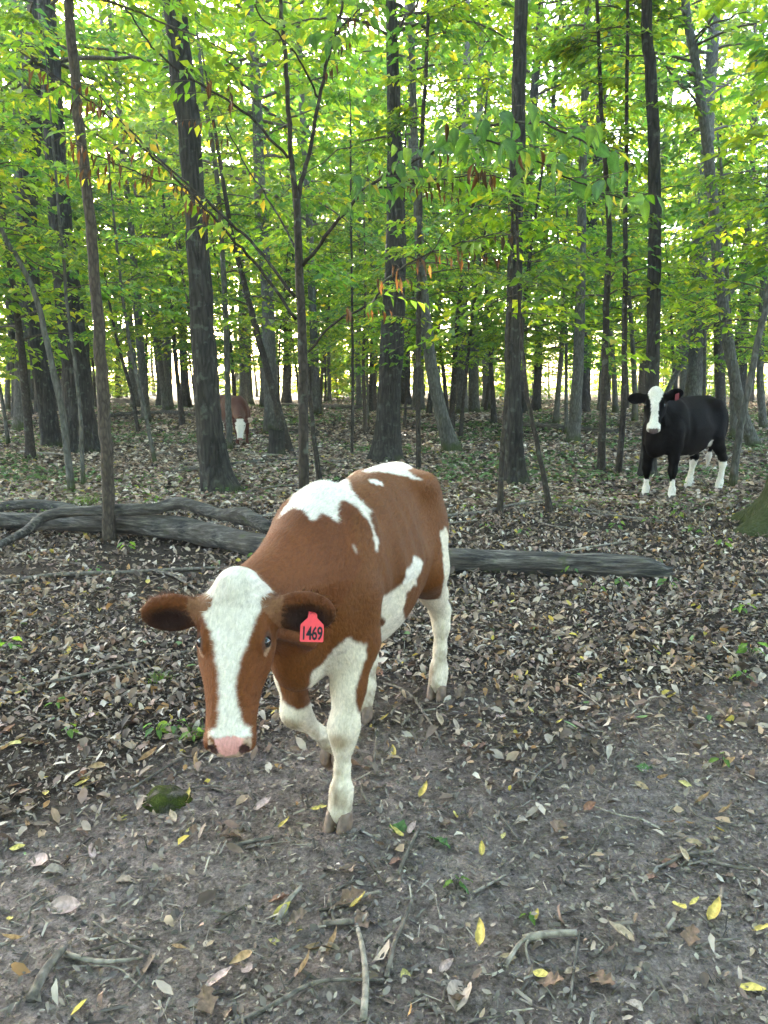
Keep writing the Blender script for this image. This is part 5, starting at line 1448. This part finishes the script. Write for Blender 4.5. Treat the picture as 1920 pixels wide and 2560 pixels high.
def main_cow():
    sc_ = 1.0; HSM = .90
    f = unit((-.33, -.944, 0)); heading = math.atan2(f[1], f[0])
    O = np.array([-.09, 3.02, 0.0]); O[2] = gz(-.15, 2.4) * .5 + gz(.25, 3.45) * .5 - .004
    poll_w = at_depth(592, 1466, 2.03)
    poll = to_local(poll_w, O, heading, sc_)
    Uw = unit((.012, -.52, -.855)); c, s = math.cos(heading), math.sin(heading)
    Ul = np.array([Uw[0] * c + Uw[1] * s, -Uw[0] * s + Uw[1] * c, Uw[2]])
    hl = to_local(ground_pt(842, 2072), O, heading, sc_); hh = to_local(ground_pt(1092, 1738), O, heading, sc_)
    legs = {'FL': front_leg(hl[1], hl[0] - .03), 'HL': hind_leg(hh[1], hh[0]),
            'FR': [(.45, -.125, .78), (.43, -.125, .60), (.46, -.095, .46), (.495, -.062, .345), (.465, -.045, .295), (.415, -.020, .235), (.365, .002, .185), (.34, .01, .16), (.315, .016, .125)],
            'HR': [(-.44, -.10, .86), (-.30, -.14, .68), (-.36, -.13, .53), (-.42, -.10, .42), (-.39, -.09, .35), (-.32, -.08, .24), (-.26, -.08, .14), (-.235, -.08, .095), (-.215, -.08, .06)]}
    ears = {1: ((.06, 1, -.10), (.50, -.05, .75)), -1: ((.06, 1, -.22), (.70, .30, .55))}
    F, HM, poll = cow_field(poll, Ul, legs, HSM, ears, roll=R(-1.5))
    V, Fq, part, Nn, area = F.skin(.0066)
    Wp = to_world(V, O, heading, sc_)
    px, py = project(Wp)
    j1 = (vnoise(V[:, 0] * 130, V[:, 1] * 130, V[:, 2] * 60, 1) - .5) * 6; j2 = (vnoise(V[:, 0] * 130, V[:, 1] * 130, V[:, 2] * 60, 2) - .5) * 6
    qx, qy = px + j1, py + j2
    camdir = np.array([0, 0, CAM_H]) - Wp; camdir /= np.linalg.norm(camdir, axis=1)[:, None]
    cw, sw = math.cos(heading), math.sin(heading)
    Nw = np.stack([Nn[:, 0] * cw - Nn[:, 1] * sw, Nn[:, 0] * sw + Nn[:, 1] * cw, Nn[:, 2]], 1)
    face = (Nw * camdir).sum(1)
    white = np.zeros(len(V), dtype=bool)
    body = (part == TORSO) | (part == NECK)
    vis = face > -.15
    upper = body & vis
    for P in (P_withers, P_spot, P_rump, P_sliver):
        white |= upper & (V[:, 2] > .70) & (V[:, 0] < .62) & inpoly(qx, qy, P)
    # withers and rump patches wrap over the spine
    mir = V * np.array([1, -1, 1]); mx, my = project(to_world(mir, O, heading, sc_))
    white |= body & (V[:, 1] < 0) & (V[:, 1] > -.12) & (V[:, 2] > .95) & (inpoly(mx + j1, my + j2, P_withers) | inpoly(mx + j1, my + j2, P_rump)) & (V[:, 0] < .62)
    low = (part == TORSO) & (V[:, 0] < .36) & (V[:, 0] > -.60)
    white |= low & vis & (V[:, 1] > 0) & inpoly(qx, qy, P_flank)
    white |= (part == TORSO) & (V[:, 2] < .53 + .05 * (vnoise(V[:, 0] * 8, V[:, 2] * 8, seed=4) - .5)) & (V[:, 0] < .40)
    white |= ((part == TORSO) | (part == HL)) & (V[:, 0] < -.30) & (V[:, 1] > 0) & inpoly(qx, qy, P_hind)
    white |= (part == HL) & (V[:, 2] < .52)
    white |= (part == HR) & (V[:, 2] < .60)
    white |= ((part == FL) | body) & (V[:, 0] > .36) & (V[:, 2] < .68) & vis & inpoly(qx, qy, P_chest)
    white |= (part == FL) & (V[:, 2] < .28)
    fr = part == FR
    white |= fr & (V[:, 2] < .50) & ~inpoly(qx, qy, P_forebrown)
    # the side turned away has patches of its own
    nz = vnoise(V[:, 0] * 3.1 + 5, V[:, 2] * 3.1, V[:, 1] * 1.5, 12)
    white |= (part == TORSO) & (V[:, 1] < -.06) & ~vis & (nz > .66)
    white |= (part == TAIL) & (V[:, 2] < .62)
    hd = part == HEAD
    q = (V - poll) @ HM.T / HSM
    wh = hd & (q[:, 2] > -.085) & inpoly(qx, qy, P_blaze) & (face > 0)
    white |= wh
    wm = white.astype(float)
    for _ in range(1):
        a_ = np.zeros(len(V)); n_ = np.zeros(len(V))
        for i_ in range(4):
            for k_ in range(4): np.add.at(a_, Fq[:, i_], wm[Fq[:, k_]]); np.add.at(n_, Fq[:, i_], 1)
        wm = a_ / np.maximum(n_, 1)
    col = BROWN + (WHITE - BROWN) * wm[:, None]
    # shades of the coat: redder neck, paler behind the shoulder, dirty knees, creamy belly
    v1 = vnoise(V[:, 0] * 4, V[:, 1] * 4, V[:, 2] * 4, 21)[:, None]
    br = ~white
    v2 = vnoise(V[:, 0] * 1.7 + 4, V[:, 1] * 1.7, V[:, 2] * 1.7, 23)[:, None]
    col[br] *= (.82 + .36 * v1[br]) * (.80 + .42 * v2[br])
    nk = br & ((part == NECK) | hd)
    col[nk] *= np.array([.96, .86, .85])
    cream = white & body & (V[:, 2] < .75)
    col[cream] *= np.array([.93, .89, .82])
    lg = white & ((part == FL) | (part == FR) | (part == HL) | (part == HR))
    col[lg] *= np.array([.97, .93, .84])
    for key, pt in (('FL', FL), ('FR', FR)):
        kn = np.array(legs[key][3]) + np.array((.045, 0, -.035)); d = np.linalg.norm((V - kn) / np.array((.05, .04, .035)), axis=1)
        k = np.clip(1.25 - d, 0, .75)[:, None] * ((part == pt) & white)[:, None]
        col = col * (1 - k) + k * np.array([.23, .15, .07])
        kn = np.array(legs[key][6]) + np.array((.03, 0, -.02)); d = np.linalg.norm((V - kn) / np.array((.04, .035, .03)), axis=1)
        k = np.clip(1.1 - d, 0, .45)[:, None] * ((part == pt) & white)[:, None]
        col = col * (1 - k) + k * np.array([.28, .20, .11])
    dirt = (part >= FL) & (part <= HR) & white
    dn = (vnoise(V[:, 0] * 22, V[:, 1] * 22, V[:, 2] * 16, 41) * .6 + .4 * vnoise(V[:, 0] * 70, V[:, 1] * 70, V[:, 2] * 50, 42))
    dk = (np.clip(dn - .36, 0, .35) * 2.4 * np.clip((.42 - V[:, 2]) / .3, .12, 1) * dirt)[:, None]
    col = col * (1 - dk) + dk * np.array([.20, .14, .085])
    bd = (white & body & (V[:, 2] < .62)); dk = (np.clip(dn - .5, 0, .3) * 1.2 * bd)[:, None]
    col = col * (1 - dk) + dk * np.array([.22, .145, .085])
    ft_ = np.clip(.62 - V[:, 2] / .2, 0, .5)[:, None] * dirt[:, None]
    col = col * (1 - ft_) + ft_ * np.array([.24, .185, .13])
    # muzzle
    nose = hd & (q[:, 0] > .42) & inpoly(px, py, P_nose) & (face > 0)
    lip = hd & (q[:, 0] > .40) & ~white & ~nose & inpoly(px, py, P_lip)
    col[lip] = np.array([.40, .27, .19])
    col[nose] = PINK
    inn = hd & (np.linalg.norm((q - np.array([.466, .044, -.030])) / np.array([.032, .016, .027]), axis=1) < 1.0) | hd & (np.linalg.norm((q - np.array([.466, -.044, -.030])) / np.array([.032, .016, .027]), axis=1) < 1.0)
    col[inn] = np.array([.075, .035, .03])
    for s_ in (1, -1):
        d = np.linalg.norm((q - np.array([.167, .098 * s_, -.004])) / np.array([.030, .028, .022]), axis=1)
        m = hd & (d < 1.05); col[m] = np.array([.10, .045, .028])
        d2 = np.linalg.norm((q - np.array([.189, .097 * s_, -.016])) / np.array([.026, .03, .012]), axis=1)
        m = hd & (d2 < .9); col[m] = np.array([.34, .20, .13])
    # ears: dark woolly inside, cream hair at the root
    for s_, pt in ((1, EARL), (-1, EARR)):
        e = ears[s_]; e1 = unit(e[0][0] * HM[0] + e[0][1] * s_ * HM[1] + e[0][2] * HM[2]); e3 = e[1][0] * HM[0] + e[1][1] * s_ * HM[1] + e[1][2] * HM[2]; e3 = unit(e3 - e1 * (e3 @ e1))
        m = part == pt
        e2_ = np.cross(e3, e1); b_ = poll + HSM * (HM[0] * .062 + HM[1] * .092 * s_ - HM[2] * .032)
        qe = V - b_ - e1 * .116 * HSM + e2_ * s_ * .016 * HSM
        de = np.sqrt((qe @ e1 / (.082 * HSM)) ** 2 + (qe @ e2_ / (.050 * HSM)) ** 2)
        op = m & ((Nn @ e3) > -.1) & (de < 1.22 + .5 * (v1[:, 0] - .5)) & ((qe @ e3) > -.03)
        col[m] *= np.array([.86, .74, .70])
        col[op] = (EARIN + (BROWN * .6 - EARIN) * np.clip(de[op, None] * 1.8 - 1.1, 0, 1)) * (.7 + .7 * v1[op])
        ed = qe @ e1; rt = m & (ed < -.072 * HSM) & ((Nn @ e3) > .1); col[rt] = np.array([.19, .085, .04])
    root = cow_root('red and white cow with white blaze and red ear tag walking forward', O, heading, sc_)
    obj('body', make_mesh('cow_body', V, [Fq], True, col, M_coat), root)
    # coat hair
    flow = np.tile(np.array([-.75, 0, -.65]), (len(V), 1))
    flow[hd] = -HM[0] * .3 + np.sin(q[hd, 0:1] * 60) * HM[1] * .25 + HM[1] * np.sign(q[hd, 1:2]) * .6
    top = hd & (q[:, 0] < .06); flow[top] = HM[0] * .8 + HM[1] * q[top, 1:2] * 8
    ln = np.full(len(V), .011); ln[part >= FL] = .009; ln[hd] = .010; ln[top] = .024
    wt = body & (V[:, 2] > 1.0) & (V[:, 0] > .15); ln[wt] = .018
    for pt, s_ in ((EARL, 1), (EARR, -1)):
        m = part == pt; ln[m] = .026; flow[m] = HM[1] * s_ * .7 + .6 * np.stack([np.sin(V[m, 0] * 400), np.cos(V[m, 1] * 370), np.sin(V[m, 2] * 420)], 1)
    ln[nose | lip | inn] = .0015
    obj('coat_hair', hair_mesh(V, Fq, part, Nn, area, col, 130000, flow, ln), root, kind='stuff')
    for s_ in (1, -1):
        ep = poll + HSM * (HM[0] * .167 + HM[1] * .0885 * s_ - HM[2] * .012)
        eye = obj('eye', sphere_mesh(.0195, M_eye), root, loc=ep)
    add_hooves(root, legs, 0, {'FL': M_hoof, 'FR': M_hoof, 'HL': M_hoof, 'HR': M_hoof}, tilt={'FR': (0, 1.35, 0)})
    # ear tag
    e = ears[1]; e1 = unit(e[0][0] * HM[0] + e[0][1] * HM[1] + e[0][2] * HM[2])
    e3 = unit(e[1][0] * HM[0] + e[1][1] * HM[1] + e[1][2] * HM[2])
    anchor = poll + HSM * (HM[0] * .062 + HM[1] * .092 - HM[2] * .032) + e1 * .125 + e3 * .012
    aw = to_world(anchor, O, heading, sc_)
    out = [(-.011, .012), (.011, .012), (.013, -.010), (.0305, -.027), (.032, -.032), (.032, -.072), (.030, -.075), (-.030, -.075), (-.032, -.072), (-.032, -.032), (-.0305, -.027), (-.013, -.010)]
    o2 = np.array(out); n = len(o2)
    bend = lambda y: 0 * y
    Vt = np.vstack([np.column_stack([o2, .0012 + bend(o2[:, 1])]), np.column_stack([o2, -.0012 + bend(o2[:, 1])])])
    bm = bpy.data.meshes.new('ear_tag')
    bm.from_pydata([tuple(x) for x in Vt], [], [tuple(range(n))[::-1], tuple(range(n, 2 * n))] + [(i, (i + 1) % n, n + (i + 1) % n, n + i) for i in range(n)])
    bm.materials.append(M_tag); bm.update()
    # the tag hangs straight down and looks at the viewer a little from its left
    zc = unit(np.array([.10, -.93, .33])); yc = unit(np.array([.06, .0, 1.0]) - zc * (np.array([.06, 0, 1.0]) @ zc)); xc = np.cross(yc, zc)
    from mathutils import Matrix
    Mw = Matrix(((xc[0], yc[0], zc[0], aw[0]), (xc[1], yc[1], zc[1], aw[1]), (xc[2], yc[2], zc[2], aw[2]), (0, 0, 0, 1)))
    Rm = (Matrix.Translation(Vector(root.location)) @ Matrix.Rotation(heading, 4, 'Z')).inverted()
    tg = obj('ear_tag', bm, root, label='red plastic ear tag numbered 1469'); tg.matrix_local = Rm @ Mw
    cu = bpy.data.curves.new('digits', 'FONT'); cu.body = '1469'; cu.size = .049; cu.align_x = 'CENTER'; cu.offset = .0010; cu.extrude = .0004; cu.space_character = .93
    to = bpy.data.objects.new('digits', cu); COL.objects.link(to)
    dg = bpy.context.evaluated_depsgraph_get(); me = bpy.data.meshes.new_from_object(to.evaluated_get(dg)); bpy.data.objects.remove(to)
    me.materials.clear(); me.materials.append(M_ink)
    nm = obj('tag_number', me, tg, loc=(0, -.0685, .0022), scale=(.64, 1.02, 1))
    return root

def sphere_mesh(r, mat, nu=18, nv=10):
    th = np.linspace(0, np.pi, nv); ph = np.linspace(0, 2 * np.pi, nu, endpoint=False)
    V = np.stack([np.outer(np.sin(th), np.cos(ph)), np.outer(np.sin(th), np.sin(ph)), np.outer(np.cos(th), np.ones(nu))], -1).reshape(-1, 3) * r
    i = np.arange(nv - 1)[:, None] * nu; j = np.arange(nu)[None]; k = (j + 1) % nu
    return make_mesh('eye', V, [np.stack([i + j, i + nu + j, i + nu + k, i + k], -1).reshape(-1, 4)], True, None, mat)

main_cow()

def black_cow():
    a = ground_pt(1637, 1243); b = ground_pt(1765, 1231)
    f = unit(unit(a - b) + np.array([.12, -.16, 0])); heading = math.atan2(f[1], f[0]); S = 1.13
    O = (a + b) / 2; O[2] = gz(a[0], a[1]) * .5 + gz(b[0], b[1]) * .5 - .005
    poll = to_local(at_depth(1640, 978, a[1] - .42), O, heading, S)
    Uw = unit((-.17, -.46, -.87)); c, s = math.cos(heading), math.sin(heading)
    Ul = np.array([Uw[0] * c + Uw[1] * s, -Uw[0] * s + Uw[1] * c, Uw[2]])
    legs = {'FL': front_leg(.145, .44), 'FR': front_leg(-.145, .50), 'HL': hind_leg(.16, -.52), 'HR': hind_leg(-.15, -.38)}
    ears = {1: ((-.35, 1, .05), (.6, .1, .7)), -1: ((.10, 1, -.05), (.6, .1, .7))}
    F, HM, poll = cow_field(poll, Ul, legs, .95, ears, rib=.0)
    V, Fq, part, Nn, area = F.skin(.0125)
    q = (V - poll) @ HM.T / .95; hd = part == HEAD
    nz = (vnoise(V[:, 0] * 30, V[:, 1] * 30, V[:, 2] * 30, 5) - .5)
    BL = np.array([.0035, .0028, .0028]); col = np.tile(BL, (len(V), 1))
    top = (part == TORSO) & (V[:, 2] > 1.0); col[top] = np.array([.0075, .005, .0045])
    wd = np.interp(q[:, 0], [-.05, .02, .08, .16, .26, .36, .42, .5], [.075, .085, .075, .042, .036, .045, .075, .08])
    white = hd & (np.abs(q[:, 1]) < wd + .012 * nz) & (q[:, 2] > -.075)
    white |= hd & (q[:, 0] > .39)
    white |= ((part == FL) | (part == FR)) & (V[:, 2] < .22 + .05 * nz)
    white |= ((part == HL) | (part == HR)) & (V[:, 2] < .37 + .06 * nz)
    white |= (part == TORSO) & (V[:, 2] < .475 + .03 * nz) & (V[:, 0] > -.28) & (V[:, 0] < .2)
    white |= (part == TORSO) & (np.linalg.norm((V - np.array([-.30, .19, .60])) / np.array([.10, .1, .05]), axis=1) < 1)
    white |= (part == TAIL) & (V[:, 2] < .45)
    col[white] = WHITE * .95
    nose = hd & (q[:, 0] > .455) & (np.abs(q[:, 1]) < .05) & (q[:, 2] > -.07); col[nose] = np.array([.12, .085, .08])
    root = cow_root('black cow with white face and white feet standing among saplings', O, heading, S)
    obj('body', make_mesh('cow_body', V, [Fq], True, col, M_black), root)
    for s_ in (1, -1):
        obj('eye', sphere_mesh(.0185, M_eye, 12, 8), root, loc=poll + .95 * (HM[0] * .167 + HM[1] * .0885 * s_ - HM[2] * .012))
    add_hooves(root, legs, 0, {k: M_darkhoof for k in legs})
    # small dark red tag in the left ear
    e = ears[1]; e1 = unit(e[0][0] * HM[0] + e[0][1] * HM[1] + e[0][2] * HM[2]); e3 = unit(e[1][0] * HM[0] + e[1][1] * HM[1] + e[1][2] * HM[2])
    an = poll + .95 * (HM[0] * .062 + HM[1] * .092 - HM[2] * .032) + e1 * .13 + e3 * .02
    bx_ = np.array([[x, y, z] for x in (-.004, .004) for y in (-.02, .02) for z in (-.06, .005)])
    tq = [(0, 1, 3, 2), (4, 6, 7, 5), (0, 4, 5, 1), (2, 3, 7, 6), (0, 2, 6, 4), (1, 5, 7, 3)]
    Vt = np.array([an + e3 * b_[0] + e1 * b_[1] + np.array([0, 0, 1]) * b_[2] for b_ in bx_])
    obj('ear_tag', make_mesh('ear_tag', Vt, [np.array(tq)], False, None, plain_mat('dark_red_tag', (.16, .012, .02), .6)), root)
black_cow()

def grazing_cow():
    b = at_depth(552, 1100, 19.4); a = at_depth(612, 1105, 18.35)
    f = unit((a - b) * np.array([1, 1, 0])); heading = math.atan2(f[1], f[0]); S = 1.06
    O = (a + b) / 2; O[2] = gz(O[0], O[1]) - .01
    poll = to_local(at_depth(600, 1046, a[1] - .62), O, heading, S)
    Uw = unit((.02, -.30, -.95)); c, s = math.cos(heading), math.sin(heading)
    Ul = np.array([Uw[0] * c + Uw[1] * s, -Uw[0] * s + Uw[1] * c, Uw[2]])
    legs = {'FL': front_leg(.145, .46), 'FR': front_leg(-.145, .56), 'HL': hind_leg(.16, -.55), 'HR': hind_leg(-.15, -.42)}
    ears = {1: ((-.25, 1, .0), (.6, .1, .7)), -1: ((-.1, 1, -.05), (.6, .1, .7))}
    F, HM, poll = cow_field(poll, Ul, legs, .95, ears)
    V, Fq, part, Nn, area = F.skin(.017)
    q = (V - poll) @ HM.T / .95; hd = part == HEAD
    col = np.tile(np.array([.075, .024, .015]), (len(V), 1))
    white = hd & (q[:, 2] > -.09) & (q[:, 0] > .02)
    col[white] = WHITE
    er = ((part == EARL) | (part == EARR)) & (np.abs((V - poll) @ HM[1]) > .17); col[er] = np.array([.5, .38, .30])
    nose = hd & (q[:, 0] > .45) & (np.abs(q[:, 1]) < .05); col[nose] = np.array([.40, .22, .18])
    root = cow_root('dark red cow with white face grazing beside the thick furrowed oak', O, heading, S)
    obj('body', make_mesh('cow_body', V, [Fq], True, col, M_coat), root)
    for s_ in (1, -1):
        obj('eye', sphere_mesh(.0185, M_eye, 10, 6), root, loc=poll + .95 * (HM[0] * .167 + HM[1] * .0885 * s_ - HM[2] * .012))
    add_hooves(root, legs, 0, {k: M_darkhoof for k in legs})
grazing_cow()
